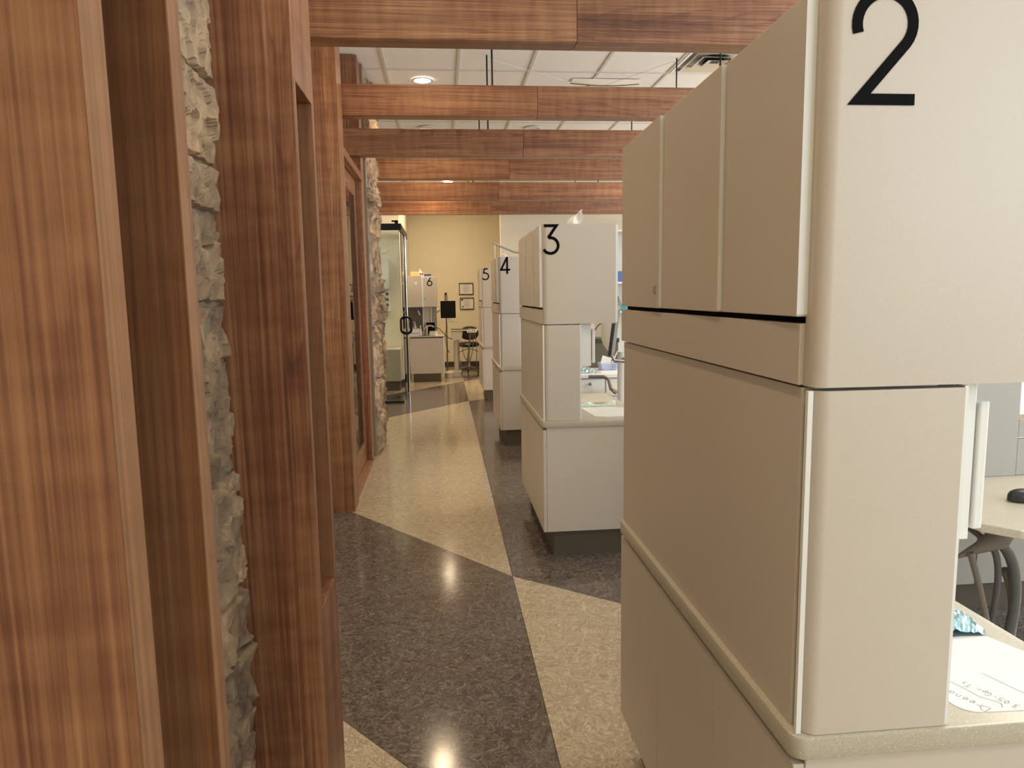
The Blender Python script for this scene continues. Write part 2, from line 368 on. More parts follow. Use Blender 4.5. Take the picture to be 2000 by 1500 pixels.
struct('baseboard_far_left', MB().box(XL+.01, -.608, 10.988, 10.999, 0.001, .12).box(-.619, -.608, 11.0, YF-.02, 0.001, .12), M_base)
struct('baseboard_far_right', MB().box(.94, XR-.01, 11.388, 11.399, .001, .12), M_base)
# ceiling: slab, lay-in tiles and the T-bar grid
P = .6167; GX, GY = -.432, 6.418
ce = struct('ceiling', MB().box(XL-.1, XR+.1, YB-.1, YF+.1, ZC+.03, ZC+.12), M_grid)
gm = MB()
xs = [GX+P*k for k in range(-5, 11)]; ys = [GY+P*k for k in range(-16, 13)]
for x in xs:
    if XL < x < XR: gm.box(x-.012, x+.012, YB, YF, ZC-.004, ZC+.03)
for y in ys:
    if YB < y < YF: gm.box(XL, XR, y-.012, y+.012, ZC-.0035, ZC+.0295)
obj('ceiling_grid', gm, M_grid, ce, label='white metal T-bar grid')
tile_me = None; DIFF = (4, -2)   # the cell that holds the square diffuser
lay = []
for i in range(-5, 10):
    for j in range(-16, 12): lay.append((i, j))
vis = [c for c in lay if -2 <= c[0] <= 8 and -8 <= c[1] <= 11]
rest = MB(); cnt = 0
for (i, j) in lay:
    if (i, j) in ((3, -1), (4, -1)) and False: continue
    x0, x1 = max(XL, GX+P*i+.013), min(XR, GX+P*(i+1)-.013); y0, y1 = max(YB, GY+P*j+.013), min(YF, GY+P*(j+1)-.013)
    if x1-x0 < .05 or y1-y0 < .05: continue
    if (i, j) == (4, -1) : continue
    if (i, j) in vis and abs((x1-x0)-(P-.026)) < .01 and abs((y1-y0)-(P-.026)) < .01:
        if tile_me is None:
            h = (P-.026)/2
            o = obj('ceiling_tile', MB().box(-h, h, -h, h, 0, .012), M_tile, ce); o.data.transform(Matrix.Translation(rootloc(ce))); tile_me = o.data
        else:
            o = bpy.data.objects.new('ceiling_tile', tile_me); COL.objects.link(o); o.parent = ce
        o.location = Vector(((x0+x1)/2, (y0+y1)/2, ZC+.004)) - rootloc(ce); cnt += 1
    else: rest.box(x0, x1, y0, y1, ZC+.004, ZC+.016)
obj('ceiling_tiles_beyond', rest, M_tile, ce, kind='stuff')

# recessed downlights
n_lab = {1: 'behind', }
dl = []
dlab = ['recessed warm downlight behind the camera position', 'recessed warm downlight over the near stone pier', 'recessed warm downlight just before the nearest beam',
        'recessed warm downlight above the second beam', 'brightly glowing recessed downlight seen just above the second beam', 'recessed downlight seen between second and third beams, left one',
        'recessed downlight over the glass enclosure end of the corridor', 'recessed downlight seen between second and third beams, right one', 'recessed downlight glowing over the far base cabinet', 'recessed downlight in front of the framed certificates']
for (x, y), lb in zip(LIGHTS, dlab):
    t = thing('recessed_downlight', lb, 'ceiling light', (x, y, ZC-.006), 'recessed downlights over the corridor')
    ring = MB(); b0 = 0; sg = 28
    for r, z in ((.098, 0), (.098, -.006), (.088, -.009), (.076, -.006), (.070, .002), (.068, .0)):
        for k in range(sg): a = 2*math.pi*k/sg; ring.v.append((x+r*math.cos(a), y+r*math.sin(a), ZC-.004+z))
    for i in range(5):
        for k in range(sg): ring.f.append((i*sg+k, i*sg+(k+1) % sg, (i+1)*sg+(k+1) % sg, (i+1)*sg+k))
    obj('trim_ring', ring, M_white, t, smooth=True)
    obj('lens', MB().lathe((x, y, ZC-.006), [(.069, 0), (.069, .003)], 28), M_lamp if abs(y-6.71) < .1 or y > 11 else M_lampoff, t)
    pw = 15 if y < 0 else 5 if y < 2 else 7 if y < 3 else 13 if y < 5 else 12 if y < 7 else 13 if y < 9 else 19 if y < 11 else 24
    if x > 1: pw = 1.5
    area('downlight_beam', (x, y, ZC-.014), (0, 0, 0), .13, .13, pw, WARM, True, 140 if y < 12 else 165)
for k, (x, y) in enumerate(TROFF):
    i = round((x-GX)/P-.5); j = round((y-GY)/P-.5); cx, cy = GX+P*(i+.5), GY+P*(j+.5)
    t = thing('ceiling_troffer', ['square lit troffer over the nearest bay', 'square lit troffer over bay three', 'square lit troffer over bay four', 'square lit troffer in the near side room', 'square lit troffer behind the wooden sash', 'square lit troffer over the glass enclosure'][k], 'ceiling light', (cx, cy, ZC-.016), 'square troffers over the side areas')
    fm = MB(); q = .297
    fm.box(cx-q, cx+q, cy-q, cy-q+.02, ZC-.016, ZC-.005).box(cx-q, cx+q, cy+q-.02, cy+q, ZC-.016, ZC-.005).box(cx-q, cx-q+.02, cy-q+.02, cy+q-.02, ZC-.016, ZC-.005).box(cx+q-.02, cx+q, cy-q+.02, cy+q-.02, ZC-.016, ZC-.005)
    obj('frame', fm, M_white, t); obj('lens', MB().box(cx-q+.021, cx+q-.021, cy-q+.021, cy+q-.021, ZC-.012, ZC-.006), M_troff, t)
    area('troffer_light', (cx, cy, ZC-.02), (0, 0, 0), .55, .55, (36 if y < 3 else 34 if y < 7 else 30) if x > 0 else (8 if y < 3 else 16), NEUT)
# square air diffuser with nested polished cones
dx, dy = GX+P*4.5, GY-P*.5
t = thing('air_diffuser', 'square nested-cone metal air diffuser in the ceiling beside the big cabinet top', 'air vent', (dx, dy, ZC-.03))
M_refl = flat('polished_louver', (225,222,214), .2, metal=.55)
obj('duct_collar', MB().lathe((dx, dy, ZC+.001), [(.13, 0), (.13, .02)], 28), M_blk, t, label='dark round duct opening')
for k, (o_, i_, z_) in enumerate(((.296, .262, .0), (.235, .185, -.010), (.165, .110, -.018), (.09, .0, -.022))):
    mb = MB()
    def rg(h, z): return [(dx-h, dy-h, z), (dx+h, dy-h, z), (dx+h, dy+h, z), (dx-h, dy+h, z)]
    V = rg(o_, ZC-.004+z_*.3-.004) + rg(max(i_, .002), ZC-.004+z_*.3+.012+(.01 if k else -.006)); V += [(p[0], p[1], p[2]+.002) for p in V]
    mb.v = V
    for a in range(4):
        b = (a+1) % 4; mb.f += [(a, b, 4+b, 4+a), (8+a, 8+b, 12+b, 12+a), (a, b, 8+b, 8+a), (4+a, 4+b, 12+b, 12+a)]
    obj('louver', mb, M_refl if k else M_white, t)

# ------------------------------------------------------------------ beams on rods
beams = [(3.457, 2.565, 2.80, .125, .66, 'nearest'), (4.873, 2.565, 2.762  , .11, .664, 'second'), (5.95, 2.516, 2.723  , .11, .69, 'third'),
         (7.436, 2.565, 2.769  , .11, .713, 'fourth'), (9.044, 2.565, 2.778  , .11, .736, 'fifth'), (10.62, 2.565, 2.759  , .11, .75, 'farthest')]
for k, (y, z0, z1, th, sx, w_) in enumerate(beams):
    x0 = -.90; x1 = 2.9
    t = thing('ceiling_beam', 'suspended walnut box beam, %s from the camera of the six over the corridor' % w_, 'beam', ((x0+x1)/2, y+th/2, z0), 'suspended walnut beams over the corridor')
    obj('beam_segment', MB().box(x0, sx-.001, y, y+th, z0, z1), M_wx, t, bevel=.002)
    obj('beam_segment', MB().box(sx+.001, x1, y, y+th, z0, z1), M_wx, t, bevel=.002)
    for rx in ((.369, 1.93) if k == 1 else (.408, 1.98) if k == 2 else (.42, 2.0)):
        obj('hanging_rod', MB().tube([(rx, y+th/2, z1), (rx, y+th/2, ZC-.004)], .0065, 8), M_blk, t, label='thin black rod')
# pale curved canopy seen over the second beam, hung on thin wires
t = thing('hanging_canopy', 'pale curved canopy with dark rim just above the second beam, on the right', 'canopy', (1.54, 6.52, 3.28))
obj('shell', MB().grid(14, 6, lambda u, v: (1.22+u*.64, 6.60+v*.12, 3.311-(.004+.018*math.sin(u*math.pi))*math.sin(v*math.pi/2))), M_tissue, t, smooth=True)
obj('rim', MB().tube([(1.22+u*.64/14, 6.722, 3.305-.018*math.sin(u/14*math.pi)) for u in range(15)], .004, 6), M_blk, t)
obj('wire', MB().tube([(1.54, 6.71, 3.287), (1.97, 6.05, 3.30)], .0012, 5), M_steel, t); obj('wire', MB().tube([(1.24, 6.71, 3.303), (.415, 6.05, 3.30)], .0012, 5), M_steel, t)

# ------------------------------------------------------------------ stones
def stone(y0, y1, z0, z1, xb, xf, seed, nu, nv, parent, cell=.05, depth=.035, rd=.012):
    """a split-faced block: chipped facets on the +x face, irregular outline, sides back to xb"""
    rnd = random.Random(seed); W, H = y1-y0, z1-z0
    seeds = [(rnd.uniform(0, W), rnd.uniform(0, H), rnd.uniform(-.5, .5), rnd.uniform(-.9, .9), rnd.uniform(-.9, .9)) for _ in range(max(8, int(W*H/cell**2)))]
    def hgt(a, b):
        best = min(seeds, key=lambda s: (a-s[0]+.012*noise.noise(Vector((a*40, b*40, seed))))**2 + (b-s[1]+.012*noise.noise(Vector((b*40, a*40, seed+9))))**2)
        h = best[2]*depth + best[3]*.30*(a-best[0]) + best[4]*.30*(b-best[1])
        h += depth*.35*noise.fractal(Vector((a*14, b*14, seed*3.1)), .6, 2.1, 4)
        e = min(a/W, 1-a/W, b/H*H/W if W else 1, (1-b/H)*H/W)
        e = min(a, W-a, b, H-b)
        return h - depth*1.1*max(0, 1-e/rd)**1.6
    mb = MB(); g_ = .004
    def fn(u, v):
        a, b = u*W, v*H
        ww = .004*noise.noise(Vector((a*25, b*25, seed+3)))
        return (xf+hgt(a, b), y0+g_+u*(W-2*g_)+ww, z0+g_+v*(H-2*g_)+ww)
    mb.grid(nu, nv, fn)
    # skirt to the back
    idx = [i*(nv+1) for i in range(nu+1)] + [nu*(nv+1)+j for j in range(1, nv+1)] + [i*(nv+1)+nv for i in range(nu-1, -1, -1)] + [j for j in range(nv-1, 0, -1)]
    base = len(mb.v)
    for q in idx: mb.v.append((xb, mb.v[q][1], mb.v[q][2]))
    n = len(idx)
    for a in range(n): mb.f.append((idx[a], idx[(a+1) % n], base+(a+1) % n, base+a))
    return obj('stone', mb, M_stone, parent)
# near pier, between the dark post and the slotted post
pier = thing('stone_pier', 'narrow rough tan stone pier squeezed between the two nearest wooden posts', 'stone pier', (-.55, 1.24, 0))
obj('mortar_core', MB().box(-.70, -.462, .93, 1.548, 0.0, ZC-.005), M_mortar, pier)
zj = [0.0, .19, .33, .505, .65, .785, 1.035, 1.39, 1.567, 1.66, 1.825, 2.12, 2.40, 2.72, 3.02, 3.30]
rnd = random.Random(5)
for k in range(len(zj)-1):
    vis_ = .3 < zj[k+1] and zj[k] < 2.2
    cut = [1.20, 1.28, 1.17, 1.25, 1.22][k % 5]
    stone(cut, 1.545, zj[k], zj[k+1], -.50, -.449+rnd.uniform(-.006, .006), 10+k, 60 if vis_ else 10, int((zj[k+1]-zj[k])*190) if vis_ else 10, pier, .036, .013, .006)
    stone(.94, cut, zj[k], zj[k+1], -.50, -.455, 60+k, 10, 8, pier, .05, .02)
# far pier beside the sash
pier2 = thing('stone_pier', 'tall rough stone pier beside the glazed wooden door frame', 'stone pier', (-.70, 6.8, 0))
obj('mortar_core', MB().box(-.86, -.612, 6.262, 7.30, 0.0, ZC-.005), M_mortar, pier2)
z = 0.0; rnd = random.Random(11); k = 0
while z < 3.25:
    h = rnd.choice((.16, .21, .27, .33)); z1 = min(z+h, 3.305)
    if 3.305-z1 < .1: z1 = 3.305
    y = 6.27
    while y < 7.30:
        y1 = min(7.33, y+rnd.uniform(.22, .48));
        if 7.33-y1 < .12: y1 = 7.33
        stone(y, y1, z, z1, -.64, -.592+rnd.uniform(-.018, .022), 200+k, 12, 10, pier2  , .11, .034); k += 1; y = y1
    z = z1

# ------------------------------------------------------------------ wooden posts on the left
def post(label, x0, x1, y0, y1, mat, bev=.003, extra=None):
    t = thing('wooden_post', label, 'post', ((x0+x1)/2, (y0+y1)/2, 0), 'walnut posts along the left side')
    obj('post_body', MB().box(x0, x1, y0, y1, 0, ZC-.005), mat, t)
    return t
tA = post('nearest broad walnut post filling the left edge of the view', -.62, -.3015, .669, .716, M_wv)
obj('edge_band', MB().box(-.3015, -.300, .6695, .7155, 0, ZC-.006), M_we, tA, label='lighter wood edge band')
tD = post('dark shaded walnut post directly behind the nearest post', -.62, -.3015, .882, .920, M_wshade)
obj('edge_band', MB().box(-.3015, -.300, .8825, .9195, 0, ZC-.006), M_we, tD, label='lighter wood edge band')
# slotted post B: its corridor side has a tall recess
tB = thing('wooden_post', 'broad walnut post with a tall slot recessed in its corridor side', 'post', (-.45, 1.7, 0), 'walnut posts along the left side')
mb = MB().box(-.60, -.345, 1.555, 1.846, 0, ZC-.005)
obj('post_body', mb, M_wv, tB)
obj('side_board', MB().box(-.345, -.300, 1.609, 1.846, 0, .675), M_wv, tB, bevel=.0015)
obj('side_board', MB().box(-.345, -.300, 1.609, 1.846, 1.860, ZC-.005), M_wv, tB, bevel=.0015)
obj('slot_stile', MB().box(-.345, -.300, 1.609, 1.628, .675, 1.860), M_we, tB)
obj('slot_stile', MB().box(-.345, -.300, 1.815, 1.846, .675, 1.860), M_we, tB)
obj('front_board', MB().box(-.60, -.3005, 1.600, 1.609, 0, ZC-.005), M_wv, tB)
# post C and the door frame with its glazed sash, then post P2
tC = post('walnut post standing on the floor at the near side of the glazed door frame', -.81, -.609, 4.61, 4.83, M_wv)
obj('edge_band', MB().box(-.609, -.607, 4.6105, 4.8295, 0, ZC-.006), M_we, tC, label='lighter wood edge band')
tP = post('tall walnut post against the far stone pier, reaching the ceiling', -.84, -.632, 6.05, 6.255, M_wv)
fr = struct('door_1', MB().box(-.76, -.62, 4.83, 6.05, 2.325, 2.38), M_wy)
fr.name = 'door_1'
obj('threshold', MB().box(-.76, -.618, 4.83, 6.05, 0.0, .03), M_we, fr, bevel=.002)
obj('jamb', MB().box(-.76, -.622, 5.985, 6.05, .03, 2.325), M_wv, fr, bevel=.002)
obj('top_rail', MB().box(-.715, -.672, 4.84, 5.98, 2.19, 2.32), M_wy, fr, bevel=.003)
obj('bottom_rail', MB().box(-.715, -.672, 4.84, 5.98, .035, .185), M_wy, fr, bevel=.003)
obj('stile', MB().box(-.715, -.672, 5.87, 5.98, .185, 2.19), M_wv, fr, bevel=.003)
obj('stile', MB().box(-.715, -.672, 4.84, 4.95, .185, 2.19), M_wv, fr, bevel=.003)
obj('glass_bead', MB().box(-.6745, -.668, 5.86, 5.87, .205, 2.19), M_we, fr)
obj('glass_bead', MB().box(-.6745, -.664, 4.95, 5.87, .185, .205), M_we, fr)
obj('pane', MB().box(-.681, -.675, 4.95, 5.87, .185, 2.19), M_glass2, fr)

# ------------------------------------------------------------------ big numerals (thin vinyl strokes)
def ribbon(mb, pts, w_, closed=False):
    n = len(pts); P2 = [Vector(p) for p in pts]; b = len(mb.v)
    for i, p in enumerate(P2):
        a = P2[i-1] if (i > 0 or closed) else None; c = P2[(i+1) % n] if (i < n-1 or closed) else None
        d1 = (p-a).normalized() if a else None; d2_ = (c-p).normalized() if c else None
        if d1 is None: d1 = d2_
        if d2_ is None: d2_ = d1
        n1 = Vector((-d1.y, d1.x)); n2 = Vector((-d2_.y, d2_.x)); m = (n1+n2); m.normalize()
        s = min(4.0, 1/max(.2, m.dot(n1)))
        q1 = p+m*(w_/2*s); q2 = p-m*(w_/2*s)
        for q in (q1, q2): mb.v.append((q.x, q.y, 0))
    for i in range(n if closed else n-1):
        j = (i+1) % n; mb.f.append((b+2*i, b+2*i+1, b+2*j+1, b+2*j))
def arc(cx, cy, r, a0, a1, n=22): return [(cx+r*math.cos(R(a0+(a1-a0)*i/n)), cy+r*math.sin(R(a0+(a1-a0)*i/n))) for i in range(n+1)]
GL = {
 '2': [arc(.048, .1035, .039, 198, -38) + [(.0155, .0075), (.094, .0075)]],
 '3': [[(.010, .1435), (.0735, .1435), (.031, .083)], arc(.043, .045, .039, 106, -152, 30)],
 '4': [[(.094, .038), (.010, .038), (.066, .149)], [(.066, .152), (.066, .0)]],
 '5': [[(.080, .1435), (.034, .1435), (.022, .088)], arc(.044, .049, .042, 122, -150, 28)],
 '6': [[(.064, .152), (.012, .070)]],
}
def numeral(ch, x, zb, y, parent, s=1.0, w_=.0145):
    mb = MB()
    for st in GL[ch]: ribbon(mb, st, w_)
    if ch == '6': ribbon(mb, arc(.044, .048, .041, 0, 351, 39), w_, True)
    if ch == '0': pass
    mb.v = [(x+p[0]*s, y, zb+p[1]*s) for p in mb.v]
    front = len(mb.v); mb.v += [(p[0], y-.0008, p[2]) for p in mb.v]
    mb.f += [tuple(q+front for q in f) for f in mb.f]
    me = obj('numeral', mb, M_black, parent, label='black numeral %s' % ch)
    return me

# ------------------------------------------------------------------ the treatment cabinets (bays 2 to 5)
def bay(num, y0, y1, zt, zub, zdb, xw, xc, zb, wd, full):
    X = .505; ct = .74; XE = 1.068
    W = {'2': 'two', '3': 'three', '4': 'four', '5': 'five'}[num]; O = {'2': 'nearest', '3': 'second nearest', '4': 'third nearest', '5': 'farthest'}[num]
    A = {'2': ('nearest', 'numbered 2'), '3': ('second', 'numbered 3'), '4': ('third', 'numbered 4'), '5': ('farthest', 'numbered 5')}[num]
    # lower cabinet
    t = thing('base_cabinet', '%s taupe base cabinet, under the upper cabinet with numeral %s' % (O, W), 'cabinet', ((X+XE)/2, (y0+y1)/2, 0), 'taupe base cabinets of the bays')
    obj('body', MB().box(X+.018, XE-.04, y0+.018, y1-.01, .141+zb, .704), M_lam, t)
    obj('toe_kick', MB().box(X+.055, XE-.08, y0+.03, y1-.04, 0, .141+zb), M_toe, t, label='dark recessed toe kick')
    L_ = y1-y0; seams = [0, .322/1.05, .678/1.05, 1]
    for k in range(3):
        a, b = y0+.004+seams[k]*(L_-.008), y0+.004+seams[k+1]*(L_-.008)
        obj('door', MB().box(X, X+.018, a+.0015, b-.0015, .141+zb, .692), M_lam, t, bevel=.0012)
    obj('end_panel', MB().box(X+.0185, XE-.04, y0+.004, y0+.018, .141+zb, .704), M_lam, t, bevel=.002)
    # worktop
    pts = rrect(X-.006, XE, y0-.006, y1, .022, 6, (1, 1, 1, 1))
    wt = obj('countertop', MB().prism(pts, .705, ct, 'z'), M_ctop, None, bevel=.003, smooth=True)
    tag(wt, '%s speckled beige worktop, below the cabinet with numeral %s' % (O, W), 'countertop', 'speckled worktops of the bays')
    # tall upper cabinet with its supporting column
    t = thing('upper_cabinet', '%s tall taupe cabinet unit, black numeral %s on its end' % (O, W), 'cabinet', ((X+xw)/2, (y0+y1)/2, ct), 'numbered taupe cabinets of the bays')
    xs_ = X+.006
    # column below the cabinet
    obj('column_side', MB().box(xs_, xs_+.018, y0+.031, y1-.006, ct, zub-.004), M_lam, t, bevel=.001)
    pts = rrect(xs_+.004, xc, y0+.006, y0+.030, .020, 8, (1, 0, 0, 0))
    pts = [(xs_+.0055, y0+.030)] + rrect(xs_+.0055, xc, y0, y0+.03, .022, 8, (1, 0, 0, 0))[0:9] + [(xc, y0), (xc, y0+.022), (xs_+.025, y0+.03)]
    obj('column_front', MB().prism(pts, ct+.001, zub-.006, 'z'), M_lam, t, smooth=True)
    obj('edge_strip', MB().box(xs_-.003, xs_+.0045, y0+.006, y0+.0135, ct+.001, zub-.006), M_white, t, label='white edge strip')
    obj('edge_strip', MB().box(xc, xc+.006, y0+.002, y0+.022, ct+.001, zub-.004), M_white, t, label='white edge strip')
    obj('column_body', MB().box(xs_+.019, xc-.02, y0+.031, y1-.02, ct+.0005, zub-.004), M_white, t)
    # hanging white box beside the column
    zh = 1.02; bx_ = .784 if num == '2' else .766
    obj('side_box', MB().box(xc+.007, bx_, y0+.032, y0+.40, zh, zub-.001), M_white, t, bevel=.002)
    obj('side_flap', MB().box(bx_+.004, bx_+.020, y0+.03, y0+.36, zh+.016, zub-.032), M_white, t, bevel=.003)
    # upper body and end panel with rounded corner
    obj('body', MB().box(X+.0185, xw-.016, y0+.03, y1-.001, zub, zt-.13).box(X+.0185, X+.036, y0+.03, y1-.001, zt-.13, zt-.004).box(xw-.034, xw-.016, y0+.03, y1-.001, zt-.13, zt-.004).box(X+.036, xw-.034, y1-.02, y1-.001, zt-.13, zt-.004), M_lam, t)
    pts = [(X+.008, y0+.03)] + rrect(X+.008, xw, y0, y0+.03, .022, 8, (1, 0, 0, 0))[0:9] + [(xw, y0), (xw, y0+.03)]
    ep = obj('end_panel', MB().prism(pts, zub-.001, zt, 'z'), M_lam, t, smooth=True)
    numeral(num, {'2': .544, '3': .508, '4': .522, '5': .515}[num], {'2': 1.643, '3': 1.595, '4': 1.580, '5': 1.583}[num], y0-.0006, ep, 1.0, .0145 if num in '23' else .0165)
    obj('tambour_edge', MB().prism(rrect(xw+.0005, xw+.014, zub+.002, zt-.004, .006, 4), y0+.012, y1-.05, 'y'), M_white, t, label='white cabinet side edge')
    # fascia and three doors, each a touch ajar at its near edge
    obj('fascia', MB().box(X, X+.018, y0+.031, y1, zub, zdb-.010), M_lam, t, bevel=.0005)
    obj('reveal', MB().box(X+.0165, X+.0184, y0+.03, y1-.001, zdb-.0099, zdb+.012), M_black, t, label='black shadow gap strip')  # black strip stands in for the shade between fascia and doors
    for k in range(3):
        a, b = y0+seams[k]*L_+.002, y0+seams[k+1]*L_-.002
        if k == 0: a = y0+.028
        mb = MB().box(0, .016, a-b, 0, zdb, zt-.002)
        ang = math.asin(.0075/(b-a))
        m = Matrix.Translation((X, b, 0)) @ Matrix.Rotation(ang if False else -ang, 4, 'Z')
        mb.xf(m)
        d = obj('door', mb, M_lam, t, bevel=.0012)
        e = MB().box(.0003, .0155, a-b-.0008, a-b-.0001, zdb+.003, zt-.005); e.xf(m)
        obj('edge_band', e, M_white, d, label='pale edge band')  # white strip puts daylight on the near edge into its colour
        if num == '2' and k == 2:
            s = MB().box(-.0005, -.0001, a-b+.018, a-b+.052, zdb+.025, zdb+.058); s.xf(m)
            st = obj('label_sticker', s, M_lam, d, label='small sticker reading 02')
            for ch, yo in (('0', .044), ('2', .031)):
                gmb = MB()
                strokes = [arc(.006, .0085, .005, 90, 450, 16)] if ch == '0' else [[(.001, .013), (.004, .0165), (.008, .0165), (.0105, .013), (.001, .0006), (.0108, .0006)]]
                for s_ in strokes: ribbon(gmb, s_, .0018)
                gmb.v = [(-.0007, a-b+yo-p[0], zdb+.033+p[1]*1.1) for p in gmb.v]; gmb.xf(m)
                obj('sticker_print', gmb, M_black, d)
    return t
bay('2', .940, 1.99, 1.795, 1.264, 1.362, .885, .740, 0.0, 0, True)
bay('3', 3.620, 4.70, 1.747, 1.244, 1.328, .887, .700, 0.0, 0, True)
bay('4', 6.460, 7.43, 1.733, 1.228, 1.322, .887, .700, .01, 0, True)
bay('5', 9.270, 10.25, 1.735, 1.236, 1.322, .887, .700, .01, 0, True)
# tissues on top of bay 3
t = thing('tissue_box', 'tissue box with a white tissue standing up, on top of the cabinet numbered 3', 'tissue box', (.70, 3.82, 1.617))
obj('box', MB().box(.64, .76, 3.76, 3.88, 1.617, 1.735), M_lil, t, bevel=.003)
def tis(u, v):
    w_ = .010+.030*math.sin(min(1, v*1.15)*math.pi)**.8*(1 if v < .8 else .8)
    return (.685+.055*v+(u-.5)*2*w_, 3.80+.012*math.sin(u*7+v*5), 1.733+v*.095+.012*u*v)
obj('tissue', MB().grid(8, 10, tis), M_tissue, t, smooth=True)

# ------------------------------------------------------------------ things on the near worktop (bay 2)
def sheetpoly(pts, z0, z1): return MB().prism(pts, z0, z1, 'z')
pp = [(.79, 1.02)] + [(.79+.03*(1-math.cos(a)), 1.0-.035*math.sin(a)) for a in (0, .4, .8, 1.2, R(90))] + [(1.03, .955), (1.035, 1.13), (1.012, 1.19), (.82, 1.22)]
pad = obj('note_paper', sheetpoly(pp, .7402, .7412), M_paper, None, smooth=False)
tag(pad, 'white paper with pencil handwriting on the nearest worktop', 'paper')
HW = {  # letters as polylines in a unit box
 'D': [[(0,0),(0,1),(.35,.95),(.62,.6),(.55,.2),(.2,0),(0,0)]], 'r': [[(.1,0),(.1,.55),(.14,.4),(.4,.56)]], 'e': [[(.05,.28),(.4,.32),(.3,.55),(.08,.45),(.06,.12),(.25,0),(.45,.1)]],
 'n': [[(.1,0),(.1,.5),(.3,.55),(.4,.4),(.42,0)]], 'a': [[(.4,.5),(.15,.52),(.05,.2),(.2,0),(.38,.2),(.4,.5),(.45,0)]],
 '3': [[(.05,.9),(.4,1),(.45,.75),(.2,.55),(.45,.35),(.35,.05),(0,.05)]], '0': [[(.25,0),(.05,.4),(.25,.9),(.48,.5),(.25,0)]], '5': [[(.5,1),(.12,.95),(.08,.6),(.4,.6),(.42,.15),(.05,0)]],
 '-': [[(.05,.4),(.35,.42)]], 'G': [[(.6,.85),(.3,1),(.05,.5),(.3,0),(.58,.3),(.35,.35)]], 'p': [[(.1,-.3),(.1,.5),(.4,.45),(.35,.1),(.1,.1)]],
 'T': [[(0,.95),(.6,1)],[(.3,1),(.26,0)]], 's': [[(.4,.5),(.15,.5),(.35,.25),(.3,.02),(.05,.05)]], ' ': []}
def write(text, org, d, size, mat, parent, z, wid=.0007, adv=.62):
    d = Vector(d).normalized(); u = Vector((-d.y, d.x)); mb = MB(); x = 0
    for ch in text:
        for st in HW[ch]: ribbon(mb, [tuple(Vector(org)+d*(x+p[0])*size+u*p[1]*size) for p in st], wid)
        x += adv if ch != ' ' else .35
    mb.v = [(p[0], p[1], z) for p in mb.v]
    obj('handwriting', mb, mat, parent, label='pencil handwriting')
def scrib(pts, parent):
    mb = MB(); ribbon(mb, pts, .0008); mb.v = [(p[0], p[1], .7415) for p in mb.v]; obj('pencil_line', mb, M_ink, parent)
write('Dreena', (.842, .972), (-.42, .9), .017, M_ink, pad, .7415)
write('3 05-Gpr Ts', (.893, .972), (-.42, .9), .014, M_ink, pad, .7415)
scrib([(.862, .972), (.868, .982), (.862, .990), (.848, 1.004), (.842, 1.03), (.830, 1.06), (.815, 1.10)], pad)
scrib([(.935, .99), (.925, 1.01), (.915, 1.04), (.905, 1.07)], pad)
def crumple(u, v):
    x = .88+u*.135+.012*math.sin(v*6); y = 1.195+v*.20-.03*u*v
    z = .7415+.055*math.sin(u*math.pi*.95+.05)**.6*(.25+.75*math.sin(v*math.pi)**.5)*(1-.55*u)+.010*noise.noise(Vector((x*60, y*60, 1)))+.006*noise.noise(Vector((x*150, y*150, 4)))
    return (x, y, max(.7415, z))
bag = MB().grid(26, 26, crumple); 
bag.grid(2, 2, lambda u, v: (.88+u*.13, 1.197+v*.19, .7412))
tag(obj('foil_pouch', bag, M_bag, None), 'crumpled silvery blue pouch behind the note paper on the nearest worktop', 'pouch')
# grey worktop, hutch and cabinet seen at the right edge
tbl = [(1.47, 3.3), (1.47, 1.92), (1.49, 1.80), (1.55, 1.73), (1.66, 1.70), (2.6, 1.64), (2.6, 3.3)]
t2 = obj('side_worktop', MB().prism(tbl, .715, .74, 'z'), M_ctop, None, bevel=.003)
tag(t2, 'speckled beige side worktop with rounded corner carrying the computer mouse', 'countertop')
t = thing('storage_hutch', 'grey laminate storage hutch rising from the side worktop at the right edge', 'cabinet', (2.1, 2.9, .7405))
obj('side_panel', MB().box(1.475, 1.985, 2.26, 2.29, .7405, 1.95), M_lamg, t, bevel=.001)
obj('side_panel', MB().box(1.475, 1.50, 2.29, 3.2, .7405, 1.95), M_lamg, t)
obj('shelf', MB().box(1.99, 2.6, 2.30, 3.2, .95, .975), M_white, t); obj('shelf', MB().box(1.99, 2.6, 2.30, 3.2, 1.15, 1.175), M_white, t)
obj('drawer_front', MB().box(1.99, 2.6, 2.265, 2.285, .7405, .87), M_lamg, t, bevel=.002); obj('drawer_front', MB().box(1.99, 2.6, 2.265, 2.285, .875, .94), M_lamg, t, bevel=.002)
obj('back_panel', MB().box(1.50, 2.6, 3.18, 3.2, .7405, 1.95), M_white, t)
t = thing('storage_cabinet', 'grey laminate floor cabinet under the side worktop, behind the hoses', 'cabinet', (2.05, 3.0, 0))
obj('body', MB().box(1.50, 2.6, 2.72, 3.28, .14, .714), M_lamg, t)
obj('toe_kick', MB().box(1.55, 2.6, 2.78, 3.24, 0, .14), M_toe, t)
for a, b in ((1.95, 2.22), (2.225, 2.58)): obj('door', MB().box(a, b, 2.70, 2.719, .145, .70), M_lamg, t, bevel=.002)
obj('drawer', MB().box(1.50, 1.80, 2.70, 2.719, .42, .70), M_lamg, t, bevel=.002); obj('drawer', MB().box(1.50, 1.80, 2.70, 2.719, .145, .412), M_lamg, t, bevel=.002)
t = thing('computer_mouse', 'black computer mouse on the side worktop at the right edge', 'computer mouse', (1.79, 1.98, .7405))
